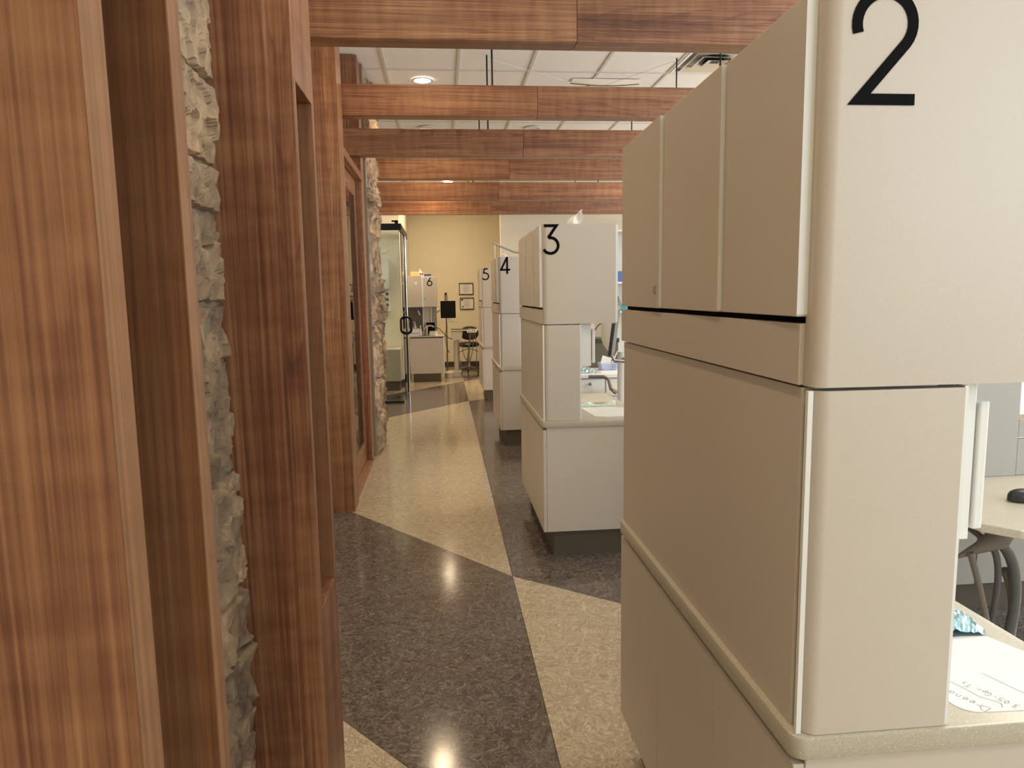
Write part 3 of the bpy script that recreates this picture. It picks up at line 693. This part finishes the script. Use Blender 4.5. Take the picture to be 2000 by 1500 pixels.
def mouse(u, v):
    a = u*2*math.pi; r = math.sin(v*math.pi/2)
    return (1.79+.068*r*math.cos(a), 1.98+.034*r*math.sin(a), .7405+.004+.034*max(0, math.cos(v*math.pi/2))**.6*(1-.25*r*math.cos(a-.4)))
mm_ = MB().grid(24, 8, mouse); mm_.lathe((1.79, 1.98, .7405), [(.030, 0), (.032, .004)], 16)
obj('shell', mm_, M_plblk, t, smooth=True); obj('scroll_wheel', MB().tube([(1.822, 1.975, .772), (1.822, 1.985, .772)], .006, 10), M_hose, t)
# suction handpiece holder with hoses
t = thing('suction_hoses', 'grey suction handle with hanging hoses beyond the nearest worktop', 'dental equipment', (1.72, 2.0, 0))
obj('stand', MB().lathe((1.70, 2.28, 0), [(.13, 0), (.13, .02), (.03, .03), (.025, .60), (.012, .64)], 16), M_hose, t)
obj('handle_cone', MB().tube([(1.60, 2.02, .555), (1.66, 2.01, .585), (1.715, 2.0, .615), (1.735, 2.0, .64)], [.006, .018, .036, .032], 14), M_hose2, t, smooth=True)
obj('support_arm', MB().tube([(1.70, 2.28, .60), (1.70, 2.12, .62), (1.695, 2.02, .60)], .010, 8), M_hose, t)
def bez(a, b, c, d, n=14):
    a, b, c, d = map(Vector, (a, b, c, d)); return [tuple((1-q)**3*a+3*(1-q)**2*q*b+3*(1-q)*q*q*c+q**3*d) for q in [i/n for i in range(n+1)]]
obj('hose', MB().tube(bez((1.72, 2.0, .60), (1.80, 2.0, .55), (1.83, 2.0, .35), (1.74, 2.05, .02)), .016, 10), M_hose, t, smooth=True)
obj('hose', MB().tube(bez((1.705, 2.01, .585), (1.76, 2.01, .52), (1.74, 2.02, .3), (1.72, 2.10, .015)), .010, 10), M_hose, t, smooth=True)
obj('hose', MB().tube(bez((1.77, 2.03, .50), (1.83, 2.03, .40), (1.84, 2.05, .2), (1.83, 2.10, .015)), .013, 10), M_hose2, t, smooth=True)
obj('hose', MB().tube([(1.625, 2.0, .575), (1.66, 2.0, .47), (1.72, 2.02, .31), (1.76, 2.05, .012)], .010, 8), M_hose2, t, smooth=True)

# ------------------------------------------------------------------ bay 3 interior seen through its opening
tag(obj('laminated_sheet', sheetpoly([(.80, 3.72), (.78, 4.02), (.95, 4.02), (1.045, 3.96), (1.05, 3.70), (.86, 3.69)], .7402, .742), M_paperw), 'blank white sheet lying on the worktop of bay three', 'paper')
def gp(u, v): return (.79+u*.21, 4.06+v*.06, .7405+.014*math.sin(v*math.pi)*(1+.6*math.sin(u*9))+.004*noise.noise(Vector((u*30, v*10, 2))))
tag(obj('sterile_pouch', MB().grid(18, 6, gp), M_gpouch), 'pale green sterilising pouch behind the sheet on the worktop of bay three', 'pouch')
tray = MB().prism(rrect(.76, 1.03, 4.17, 4.52, .04, 5), .7402, .752, 'z')
tag(obj('shallow_tray', tray, M_cream, None, bevel=.003), 'shallow cream tray farther back on the worktop of bay three', 'tray')
t = thing('drawer_cabinet', 'white drawer cabinet with a round knob behind the worktop of bay three', 'cabinet', (1.35, 5.8, 0))
obj('body', MB().box(.95, 1.9, 5.42, 6.1, .08, .745), M_white, t); obj('plinth', MB().box(.98, 1.9, 5.46, 6.08, 0, .08), M_toe, t)
obj('top', MB().box(.93, 1.92, 5.38, 6.12, .745, .775), M_white, t, bevel=.004)
dr = obj('drawer', MB().box(.96, 1.24, 5.402, 5.419, .60, .735), M_white, t, bevel=.003); obj('knob', MB().lathe((0, 0, 0), [(.006, 0), (.006, .012), (.013, .02), (.011, .028), (.003, .031)], 14).xf(Matrix.Translation((1.121, 5.402, .70)) @ Matrix.Rotation(R(90), 4, 'X')), M_steel, dr, smooth=True)
obj('drawer', MB().box(1.25, 1.88, 5.402, 5.419, .60, .735), M_white, t, bevel=.003); obj('drawer', MB().box(.96, 1.24, 5.402, 5.419, .10, .592), M_white, t, bevel=.003)
obj('drawer', MB().box(1.25, 1.88, 5.402, 5.419, .10, .592), M_white, t, bevel=.003)
# blue basket with things in it
t = thing('plastic_basket', 'pale blue pierced plastic basket on the white drawer cabinet', 'basket', (1.32, 5.66, .7755))
bm_ = MB(); q0, q1 = (1.262, 1.378), (5.60, 5.72)
for lv in (0, .018, .036, .054):
    e = lv*.15; bm_.tube([(q0[0]-e, q1[0]-e, .779+lv), (q0[1]+e, q1[0]-e, .779+lv), (q0[1]+e, q1[1]+e, .779+lv), (q0[0]-e, q1[1]+e, .779+lv)], .0035, 6, True)
for i in range(9):
    x = q0[0]+i*.0145
    for y_, s_ in ((q1[0], -1), (q1[1], 1)): bm_.tube([(x, y_, .777), (x+(.004 if i > 4 else -.004), y_+s_*.008, .833)], .003, 5)
for i in range(8):
    y_ = q1[0]+i*.0165
    for x, s_ in ((q0[0], -1), (q0[1], 1)): bm_.tube([(x, y_, .777), (x+s_*.008, y_, .833)], .003, 5)
obj('lattice', bm_, M_lil, t); obj('bottom', MB().box(q0[0], q0[1], q1[0], q1[1], .7755, .779), M_lil, t)
tag(obj('clear_pouch', MB().box(-.04, .04, -.001, .001, 0, .11).xf(Matrix.Translation((1.29, 5.655, .781)) @ Matrix.Rotation(R(-16), 4, 'X') @ Matrix.Rotation(R(18), 4, 'Y')), M_paper, None, bevel=.001), 'clear pouch of papers leaning out of the pale blue basket', 'pouch')
tag(obj('white_wand', MB().tube([(1.33, 5.65, .785), (1.40, 5.64, .93)], [.006, .004], 8), M_white), 'slim white wand standing in the pale blue basket', 'tool')
def crum2(u, v): return (1.0+u*.20, 5.45+v*.14, .7755+.035*math.sin(v*math.pi)*abs(math.sin(u*math.pi))**.5+.008*noise.noise(Vector((u*14, v*14, 3))))
tag(obj('foil_pouch', MB().grid(16, 10, crum2), M_bag), 'crumpled silvery blue pouch left of the pale blue basket', 'pouch')
tag(obj('brochure', MB().box(1.22, 1.42, 5.44, 5.56, .7755, .781), M_paper), 'flat white brochure lying before the pale blue basket', 'paper')
t = thing('lidded_box', 'olive box with a dark green lid behind the pale blue basket', 'box', (1.33, 5.98, .7755))
obj('box', MB().box(1.23, 1.46, 5.86, 6.08, .7755, .985), M_olive, t, bevel=.004); obj('lid', MB().box(1.222, 1.468, 5.852, 6.088, .985, 1.02), M_green, t, bevel=.004)
# monitor on an arm, nearly edge-on
mt = Matrix.Translation((1.12, 4.62, 1.17)) @ Matrix.Rotation(R(-16), 4, 'Z') @ Matrix.Rotation(R(-5), 4, 'X') @ Matrix.Rotation(R(7), 4, 'Y')
t = thing('monitor', 'computer monitor seen almost edge-on between the cabinets numbered 2 and 3', 'monitor', (1.12, 4.62, .95))
obj('bezel', MB().box(-.004, .016, -.25, .25, -.19, .19).xf(mt), M_plblk, t, bevel=.003)
obj('screen', MB().box(.0161, .018, -.235, .235, -.175, .175).xf(mt), M_scrb, t)
def dome(u, v):
    a = (u-.5)*2; b = (v-.5)*2; k = max(0, 1-abs(a)**3)*max(0, 1-abs(b)**3)
    return (-.004-.075*k, a*.22, b*.165)
obj('rear_shell', MB().grid(14, 12, dome).xf(mt), M_cream, t, smooth=True)
obj('arm', MB().tube([(1.10, 4.62, 1.0), (1.12, 4.6, .955), (1.19, 4.62, .945), (1.23, 4.74, .945), (1.24, 4.86, .945)], .011, 8), M_steel, t, smooth=True)
obj('arm_post', MB().tube([(1.24, 4.86, 0), (1.24, 4.86, .99)], .035, 14), M_white, t, smooth=True)
obj('cable', MB().tube(bez((1.06, 4.62, 1.2), (.98, 4.6, 1.22), (1.0, 4.7, 1.05), (.95, 4.9, 1.02)), .003, 6), M_plblk, t)
# small swing tray
t = thing('instrument_table', 'small cream instrument table on a curved arm by the white drawers', 'instrument table', (1.42, 5.05, 0))
obj('tabletop', MB().prism(rrect(1.25, 1.62, 4.93, 5.25, .05, 5), .665, .69, 'z'), M_cream, t, bevel=.004)
obj('arm', MB().tube([(1.09, 5.3, .768), (1.20, 5.28, .768), (1.235, 5.26, .75), (1.245, 5.22, .68), (1.27, 5.18, .655)], .013, 8), M_hose2, t, smooth=True)
obj('pedestal', MB().lathe((1.48, 5.1, 0), [(.16, 0), (.16, .03), (.035, .05), (.03, .665)], 16), M_hose2, t, smooth=True)
tag(obj('blue_tray', MB().box(1.36, 1.50, 5.0, 5.14, .6905, .735), M_blue, None, bevel=.004), 'blue plastic box on the small instrument table', 'box')
# shelf seen in the slit between the cabinets 2 and 3
t = thing('shelf_unit', 'tall white shelf unit glimpsed between the cabinets numbered 2 and 3', 'shelf', (2.15, 8.2, 0))
obj('side', MB().box(1.80, 1.82, 8.0, 8.4, 0, 2.1), M_white, t); obj('side', MB().box(2.48, 2.50, 8.0, 8.4, 0, 2.1), M_white, t); obj('back', MB().box(1.82, 2.48, 8.38, 8.4, 0, 2.1), M_white, t)
for zz in (.1, .6, 1.17, 1.50, 2.08): obj('shelf_board', MB().box(1.821, 2.479, 8.0, 8.379, zz, zz+.02), M_white, t)
tag(obj('storage_box', MB().box(1.86, 2.10, 8.02, 8.3, 1.521, 1.64), M_blue, None, bevel=.004), 'blue storage box on the upper shelf of the white shelf unit', 'box')
tag(obj('storage_box', MB().box(1.86, 2.10, 8.02, 8.3, 1.191, 1.27), M_teal, None, bevel=.004), 'teal storage box on the lower shelf of the white shelf unit', 'box')
# lamp bracket peeking over cabinet 4
t = thing('overhead_lamp', 'pale bracket arm of a dental lamp sticking up behind the cabinet numbered 4', 'lamp', (.85, 7.9, 0))
obj('post', MB().tube([(1.0, 7.9, 0), (1.0, 7.9, 1.80), (.98, 7.9, 1.84)], .028, 12), M_cream, t, smooth=True)
obj('arm', MB().tube([(1.0, 7.9, 1.83), (.80, 7.92, 1.86), (.565, 7.9, 1.955)], .012, 10), M_lamg, t, smooth=True)
obj('drop_rod', MB().tube([(.585, 7.9, 1.95), (.585, 7.9, 1.72)], .008, 8), M_cream, t)
obj('lamp_head', MB().lathe((.68, 7.9, 1.70), [(.03, 0), (.075, .03), (.075, .06), (.045, .12), (.01, .15)], 16), M_cream, t, smooth=True)

# ------------------------------------------------------------------ glass enclosure on the left
t = thing('glass_enclosure', 'glass corner enclosure with black top rail past the stone pier', 'glass enclosure', (-1.2, 10.3, 0))
obj('top_rail', MB().box(-1.9, -.50, 9.38, 9.42, 2.235, 2.318), M_blk, t, bevel=.003)
obj('side_rail', MB().box(-.54, -.50, 9.42, 10.97, 2.235, 2.318), M_blk, t, bevel=.003)
obj('rail_bracket', MB().box(-.58, -.54, 9.40, 9.46, 2.318, 2.36).box(-.62, -.54, 9.40, 9.43, 2.34, 2.36), M_blk, t)
gp_ = obj('glass_panel', MB().box(-1.9, -.537, 9.398, 9.408, .022, 2.235), M_glass, t)
obj('glass_edge', MB().box(-.5365, -.533, 9.398, 9.408, .022, 2.235), M_gedge, gp_, label='green glass edge')
obj('bottom_channel', MB().box(-1.9, -.533, 9.393, 9.413, 0, .022), M_blk, t)
sd = obj('sliding_door', MB().box(-.524, -.516, 9.50, 10.30, .02, 2.235), M_glass, t)
obj('door_stile', MB().box(-.532, -.508, 10.30, 10.33, .01, 2.235), M_blk, sd, label='black upright seal')
obj('fixed_post', MB().tube([(-.512, 10.375, 0), (-.512, 10.375, 2.235)], .019, 12), M_chrome, t, smooth=True, label='chrome upright pole')
obj('fixed_post', MB().box(-.53, -.505, 10.41, 10.43, 0, 2.235), M_blk, t, label='black upright')
h1 = [(-.524, 10.22, .86)] ; zc_ = .985
loop = []
for k in range(32):
    a = 2*math.pi*k/32; loop.append((-.52+.070*max(-1, min(1, 1.25*math.cos(a))), 10.22, zc_+.118*math.copysign(abs(math.sin(a))**.75, math.sin(a))+0))
obj('door_handle', MB().tube(loop, .018, 10, True), M_blk, sd, smooth=True, label='black oval pull handle')
# fittings on the wall behind the glass
tag(obj('towel_dispenser', MB().box(-.90, -.79, 10.88, 10.998, 1.50, 1.97), M_white, None, bevel=.006), 'tall pale dispenser on the wall seen through the glass', 'dispenser')
t = thing('gas_panel', 'white control panel with round dials seen through the glass', 'control panel', (-.86, 10.95, 1.17))
obj('plate', MB().box(-.93, -.785, 10.93, 10.998, 1.17, 1.49), M_white, t, bevel=.004)
for zz in (1.43, 1.35, 1.27): obj('dial', MB().lathe((0, 0, 0), [(.022, 0), (.022, .012), (.008, .016)], 16).xf(Matrix.Translation((-.825, 10.93, zz)) @ Matrix.Rotation(R(90), 4, 'X')), M_hose, t)
tag(obj('switch_plate', MB().box(-.90, -.81, 10.985, 10.998, 2.04, 2.10), M_white, None, bevel=.002), 'small white switch plate high on the wall behind the glass', 'switch')
t = thing('wall_cabinet', 'low pale cabinet behind the glass panel', 'cabinet', (-1.3, 10.75, 0))
obj('body', MB().box(-1.9, -.64, 10.62, 10.985, .14, .62), M_lam, t, bevel=.003); obj('toe_kick', MB().box(-1.9, -.66, 10.66, 10.985, 0, .14), M_toe, t); obj('door', MB().box(-1.3, -.645, 10.602, 10.619, .15, .61), M_lam, t, bevel=.002)

# ------------------------------------------------------------------ bay 6 at the far end
t = thing('base_cabinet', 'pale base cabinet with dark toe kick under the wall unit numbered 6', 'cabinet', (-.27, 11.9, 0))
obj('body', MB().box(-.545, -.005, 11.62, 12.2, .135, .715), M_lam, t); obj('front_panel', MB().box(-.545, -.005, 11.602, 11.619, .138, .712), M_lam, t, bevel=.002)
obj('side_panel', MB().box(-.004, .010, 11.60, 12.2, .135, .73), M_white, t); obj('toe_kick', MB().box(-.50, -.053, 11.63, 12.18, 0, .135), M_toe, t)
tag(obj('countertop', MB().box(-.555, .018, 11.585, 12.2, .7305, .745), M_ctop, None, bevel=.003), 'speckled worktop under the wall unit numbered 6', 'countertop')
t = thing('upper_cabinet', 'far grey taupe wall unit carrying the numeral 6', 'cabinet', (-.33, 11.9, .746))
obj('back_board', MB().box(-.585, -.10, 12.14, 12.16, .746, 1.215), M_lamg, t)
obj('column', MB().box(-.315, -.20, 11.95, 12.14, .90, 1.213), M_lam, t); obj('column_edge', MB().box(-.33, -.316, 11.90, 12.14, .746, 1.213), M_white, t); obj('column_edge', MB().box(-.199, -.186, 11.93, 12.14, .90, 1.213), M_white, t)
obj('body', MB().box(-.59, -.085, 11.67, 12.16, 1.215, 1.69), M_lam, t)
ld = obj('door', MB().box(-.585, -.325, 11.60, 11.618, 1.215, 1.712).xf(Matrix.Identity(4)), M_lam, t, bevel=.002)
obj('box_frame', MB().box(-.585, -.325, 11.62, 11.669, 1.215, 1.712), M_lam, t)
obj('door_edge', MB().box(-.3245, -.300, 11.60, 11.66, 1.215, 1.700), M_white, t)
rd = obj('door', MB().box(-.2995, -.118, 11.61, 11.668, 1.218, 1.685), M_lam, t, bevel=.002)
obj('side_panel', MB().box(-.117, -.098, 11.63, 11.668, 1.22, 1.685), M_cream, t)
numeral('6', -.236, 1.548, 11.608, rd, .90, .018)
obj('knob', MB().lathe((0, 0, 0), [(.008, 0), (.010, .015), (.003, .018)], 10).xf(Matrix.Translation((-.275, 11.61, 1.35)) @ Matrix.Rotation(R(90), 4, 'X')), M_steel, rd)
obj('sticker', MB().lathe((0, 0, 0), [(.024, 0), (.024, .001)], 18).xf(Matrix.Translation((-.415, 11.599, 1.597)) @ Matrix.Rotation(R(90), 4, 'X')), M_paper, ld, label='white round sticker')
# on top of the unit
tag(obj('storage_tub', MB().box(-.50, -.365, 11.68, 11.85, 1.713, 1.80), M_yel, None, bevel=.006), 'pale yellow tub on top of the wall unit numbered 6, left end', 'box').location.z = 1.6915
tag(obj('tissue', MB().grid(5, 5, lambda u, v: (-.375+u*.04+v*.02, 11.75+.01*math.sin(u*6), 1.69+v*.14-.05*u)), M_tissue), 'upright cream tissue beside the yellow tub', 'tissue')
t = thing('carton', 'small cream carton with red print on the wall unit numbered 6', 'box', (-.345, 11.72, 1.6905))
obj('box', MB().box(-.36, -.285, 11.69, 11.76, 1.6905, 1.765), M_paper, t, bevel=.002); obj('print', MB().box(-.35, -.325, 11.6885, 11.6899, 1.73, 1.755).box(-.318, -.295, 11.6885, 11.6899, 1.725, 1.757), M_red, t)
t = thing('lidded_box', 'flat box with dark blue lid above the numeral 6', 'box', (-.22, 11.74, 1.6905))
obj('box', MB().box(-.285, -.175, 11.70, 11.80, 1.6905, 1.715), M_lil, t); obj('lid', MB().box(-.29, -.17, 11.695, 11.805, 1.715, 1.738), flat('navy_plastic', (30,36,100), .4), t, bevel=.002)
# on its counter
for x, lb in ((-.525, 'clear pump bottle partly behind the black oval handle'), (-.46, 'clear pump bottle with white pump at the far counter, right of the two')):
    t = thing('pump_bottle', lb, 'bottle', (x, 11.84, .7455), 'pump bottles on the far counter')
    obj('body', MB().lathe((x, 11.84, .7455), [(.024, 0), (.026, .01), (.026, .15), (.012, .17), (.011, .185)], 16), flat('clear_plastic', (196,206,196), .2), t, smooth=True)
    obj('pump', MB().lathe((x, 11.84, .9305), [(.012, 0), (.012, .012), (.004, .014), (.004, .045)], 12).tube([(x, 11.84, .972), (x-.03, 11.84, .968)], .005, 6), M_white, t)
t = thing('wipes_carton', 'white carton with small green and blue print before the pump bottles', 'box', (-.475, 11.72, .7455))
obj('box', MB().box(-.55, -.385, 11.67, 11.76, .7455, .875), M_paper, t, bevel=.002)
obj('print', MB().box(-.548, -.387, 11.6685, 11.6699, .868, .874), M_green, t); obj('print', MB().box(-.548, -.387, 11.6685, 11.6699, .788, .796), M_blue, t)
tag(obj('spray_bottle', MB().lathe((-.365, 11.70, .7455), [(.012, 0), (.022, .01), (.02, .08), (.008, .12), (.008, .15), (.014, .152), (.012, .17)], 14), M_paper, None, smooth=True), 'small white bottle right of the white carton on the far counter', 'bottle')
t = thing('faucet', 'cream curved faucet over the far counter', 'faucet', (-.30, 11.85, .7455))
obj('body', MB().lathe((-.27, 11.85, .7455), [(.022, 0), (.022, .01), (.016, .03), (.016, .11), (.022, .14), (.010, .15)], 14), M_cream, t, smooth=True)
obj('spout', MB().tube([(-.335, 11.83, .76), (-.315, 11.83, .84), (-.28, 11.83, .895), (-.22, 11.85, .905), (-.17, 11.85, .895), (-.155, 11.85, .875)], [.008, .009, .011, .012, .012, .014], 10), M_cream, t, smooth=True)
t = thing('sensor_screen', 'small black screen standing behind the curved faucet', 'screen', (-.19, 12.0, .7455))
obj('screen', MB().box(-.275, -.135, 11.90, 11.92, .775, .955), M_scr, t, bevel=.002); obj('foot', MB().box(-.23, -.18, 11.89, 11.94, .7455, .775), M_plblk, t)
tag(obj('keypad', MB().prism([(11.72, .7455), (11.90, .7455), (11.90, .80), (11.86, .815)], -.225, -.10, 'x'), M_white, None, bevel=.003), 'white sloped keypad at the right end of the far counter', 'keypad')
tag(obj('blue_glove', MB().tube([(-.43, 11.9, 1.210), (-.425, 11.9, 1.17), (-.40, 11.9, 1.15)], [.03, .024, .012], 10), M_blue), 'blue item hanging below the wall unit numbered 6', 'tool')
tag(obj('white_brush', MB().tube([(-.405, 11.885, 1.155), (-.375, 11.88, 1.08)], [.009, .012], 8), M_white), 'white brush end hanging under the blue item', 'tool')
# monitor on a pole with shelf and wires
t = thing('monitor', 'black square monitor on a pole beside the wall unit numbered 6', 'monitor', (.09, 12.35, 0))
obj('screen', MB().box(-.035, .222, 12.29, 12.33, 1.009, 1.302), M_scr, t, bevel=.004)
obj('pole', MB().tube([(.06, 12.37, 0), (.06, 12.37, 1.43)], .013, 10), M_steel, t); obj('pole_cap', MB().tube([(.06, 12.37, 1.40), (.06, 12.37, 1.44)], .02, 10), M_blk, t)
obj('hanger_loop', MB().tube([(.035, 12.36, 1.30), (.033, 12.36, 1.39), (.06, 12.36, 1.42), (.088, 12.36, 1.39), (.09, 12.36, 1.30)], .005, 6), M_steel, t)
obj('wall_arm', MB().box(-.12, -.03, 12.30, 12.34, 1.19, 1.212), M_cream, t); obj('shelf_arm', MB().box(.085, .21, 12.36, 12.40, .935, .95), M_cream, t)
obj('cable', MB().tube(bez((-.20, 12.2, 1.20), (-.16, 12.2, 1.09), (-.10, 12.28, 1.12), (-.036, 12.31, 1.15)), .005, 6).tube(bez((-.21, 12.22, 1.19), (-.19, 12.2, 1.10), (-.14, 12.28, 1.07), (-.05, 12.31, 1.13)), .004, 6), M_plblk, t)
obj('cable', MB().tube(bez((-.13, 12.1, .86), (.0, 12.1, .86), (.02, 12.2, .62), (.20, 12.22, .66)), .006, 6), M_plblk, t)
obj('cable', MB().tube(bez((.04, 12.3, .80), (.0, 12.25, .55), (.12, 12.2, .35), (.09, 12.25, .45)), .004, 6), M_plblk, t)
obj('cable_loop', MB().tube([(.115+.024*math.cos(a), 12.31, .995+.018*math.sin(a)) for a in [k*R(30) for k in range(12)]], .003, 5, True), M_plblk, t)
obj('pole_base', MB().lathe((.06, 12.46, 0), [(.05, 0), (.05, .02), (.02, .03)], 16), M_cream, t)
# dental delivery unit
t = thing('delivery_unit', 'cream dental delivery unit with bracket tray and hanging instrument hoses', 'dental equipment', (.2, 12.25, 0))
obj('tray_arm', MB().box(.11, .60, 12.12, 12.34, .795, .812), M_cream, t, bevel=.004)
obj('tray_mat', MB().box(.13, .42, 12.14, 12.32, .8122, .822), M_vinyl, t)
obj('tray_handle', MB().tube([(.10, 12.14, .79), (.085, 12.14, .87), (.07, 12.14, .895)], .010, 8), M_cream, t)
obj('head', MB().prism([(.13, .79), (.33, .79), (.31, .66), (.16, .62)], 12.15, 12.31, 'y'), M_cream, t, bevel=.006)
obj('column', MB().tube([(.215, 12.25, .64), (.215, 12.25, .12), (.215, 12.25, .10)], .042, 14), M_cream, t, smooth=True)
obj('base', MB().prism(rrect(.05, .30, 12.20, 12.40, .04, 4), 0.0, .10, 'z'), M_cream, t, bevel=.01)
obj('foot_control', MB().lathe((.08, 12.10, 0), [(.07, 0), (.07, .07), (.085, .085), (.075, .10), (.02, .105)], 20), M_cream, t, smooth=True)
for k, (x, pk) in enumerate(((.44, 0), (.47, 1), (.50, 2), (.53, 3))):
    obj('handpiece', MB().tube([(x, 12.10, .76), (x-.006, 12.09, .80), (x-.012, 12.08, .845)], [.008, .010, .005], 8), M_chrome if k != 1 else M_white, t, smooth=True)
obj('holder', MB().box(.40, .57, 12.09, 12.118, .765, .80), M_white, t, bevel=.003)
hz = [((.44, 12.1, .76), (.46, 12.0, .30), (.36, 12.0, .10), (.30, 12.15, .62)), ((.47, 12.1, .76), (.36, 12.0, -.02), (.22, 12.02, -.02), (.27, 12.15, .63)),
      ((.50, 12.1, .76), (.54, 12.0, .25), (.25, 12.0, -.10), (.24, 12.14, .55)), ((.53, 12.1, .76), (.57, 12.0, .50), (.55, 12.0, .30), (.54, 12.05, .14))]
for h in hz: obj('instrument_hose', MB().tube([(p[0], p[1], max(.012, p[2])) for p in bez(*h, n=18)], .0065, 6), M_hose2, t, smooth=True)
# stool
t = thing('dental_stool', 'dark brown round-backed stool on castors before the far wall', 'stool', (.45, 12.95, 0))
obj('seat', MB().lathe((.45, 12.92, .46), [(.12, 0), (.18, .015), (.20, .05), (.18, .085), (.02, .095)], 28), M_vinyl, t, smooth=True)
def bk(u, v):
    a = (u-.5)*2; b = (v-.5)*2; r = (abs(a)**2.6+abs(b)**2.6)**(1/2.6) if (a or b) else 0
    return None
ov = [(.48+.165*math.copysign(abs(math.cos(a))**.8, math.cos(a)), .70+.125*math.copysign(abs(math.sin(a))**.8, math.sin(a))) for a in [k*2*math.pi/32 for k in range(32)]]
obj('backrest', MB().prism(ov, 13.10, 13.16, 'y'), M_vinyl, t, bevel=.015, smooth=True)
obj('back_bar', MB().tube([(.46, 13.0, .46), (.48, 13.17, .50), (.48, 13.17, .66)], .012, 8), M_blk, t)
obj('gas_column', MB().lathe((.45, 12.92, .06), [(.03, 0), (.03, .18), (.018, .19), (.018, .40)], 14), M_chrome, t, smooth=True)
obj('lever', MB().tube([(.45, 12.92, .44), (.27, 12.86, .37)], .006, 6).tube([(.45, 12.92, .44), (.62, 12.86, .38)], .006, 6), M_blk, t)
for k in range(5):
    a = R(72*k+20); ex, ey = .45+.25*math.cos(a), 12.92+.25*math.sin(a)
    lg = obj('leg', MB().tube([(.45, 12.92, .10), (ex, ey, .065)], [.022, .013], 8), M_steel, t, smooth=True)
    obj('castor', MB().tube([(ex-.01, ey, .028), (ex+.01, ey, .028)], .028, 12), M_plblk, lg)
# framed certificates
def frame(x0, x1, z0, z1, label, kind_):
    t = thing('framed_certificate', label, 'picture frame', ((x0+x1)/2, YF-.02, z0), 'framed certificates on the far wall')
    y = YF-.022; b = .012
    obj('frame', MB().box(x0, x1, y, YF-.001, z0, z0+b).box(x0, x1, y, YF-.001, z1-b, z1).box(x0, x0+b, y, YF-.001, z0+b, z1-b).box(x1-b, x1, y, YF-.001, z0+b, z1-b), M_blk, t)
    obj('certificate', MB().box(x0+b, x1-b, YF-.008, YF-.002, z0+b, z1-b), M_paper, t)
    pr = MB()
    for q, (wd_, zz) in enumerate(((.5, .82), (.3, .70), (.6, .58), (.4, .46), (.5, .34), (.25, .22))):
        cx = (x0+x1)/2; hw = (x1-x0-.03)*wd_/2; zc = z0+(z1-z0)*zz; pr.box(cx-hw, cx+hw, YF-.0086, YF-.0081, zc-.003, zc+.003)
    obj('print', pr, M_ink, t)
    if kind_:
        obj('seal', MB().lathe((0, 0, 0), [(.022, 0), (.022, .001)], 14).xf(Matrix.Translation((x0+.06, YF-.0085, z0+.05)) @ Matrix.Rotation(R(90), 4, 'X')), flat('gold_seal', (170,150,60), .4), t)
        obj('seal', MB().box(x0+.03, x0+.06, YF-.009, YF-.0081, z1-.06, z1-.03), M_black, t)
frame(.328, .604, 1.405, 1.628, 'upper of the two black-framed certificates on the far wall', 0)
frame(.338, .612, 1.118, 1.345, 'lower of the two black-framed certificates on the far wall, with a gold seal', 1)
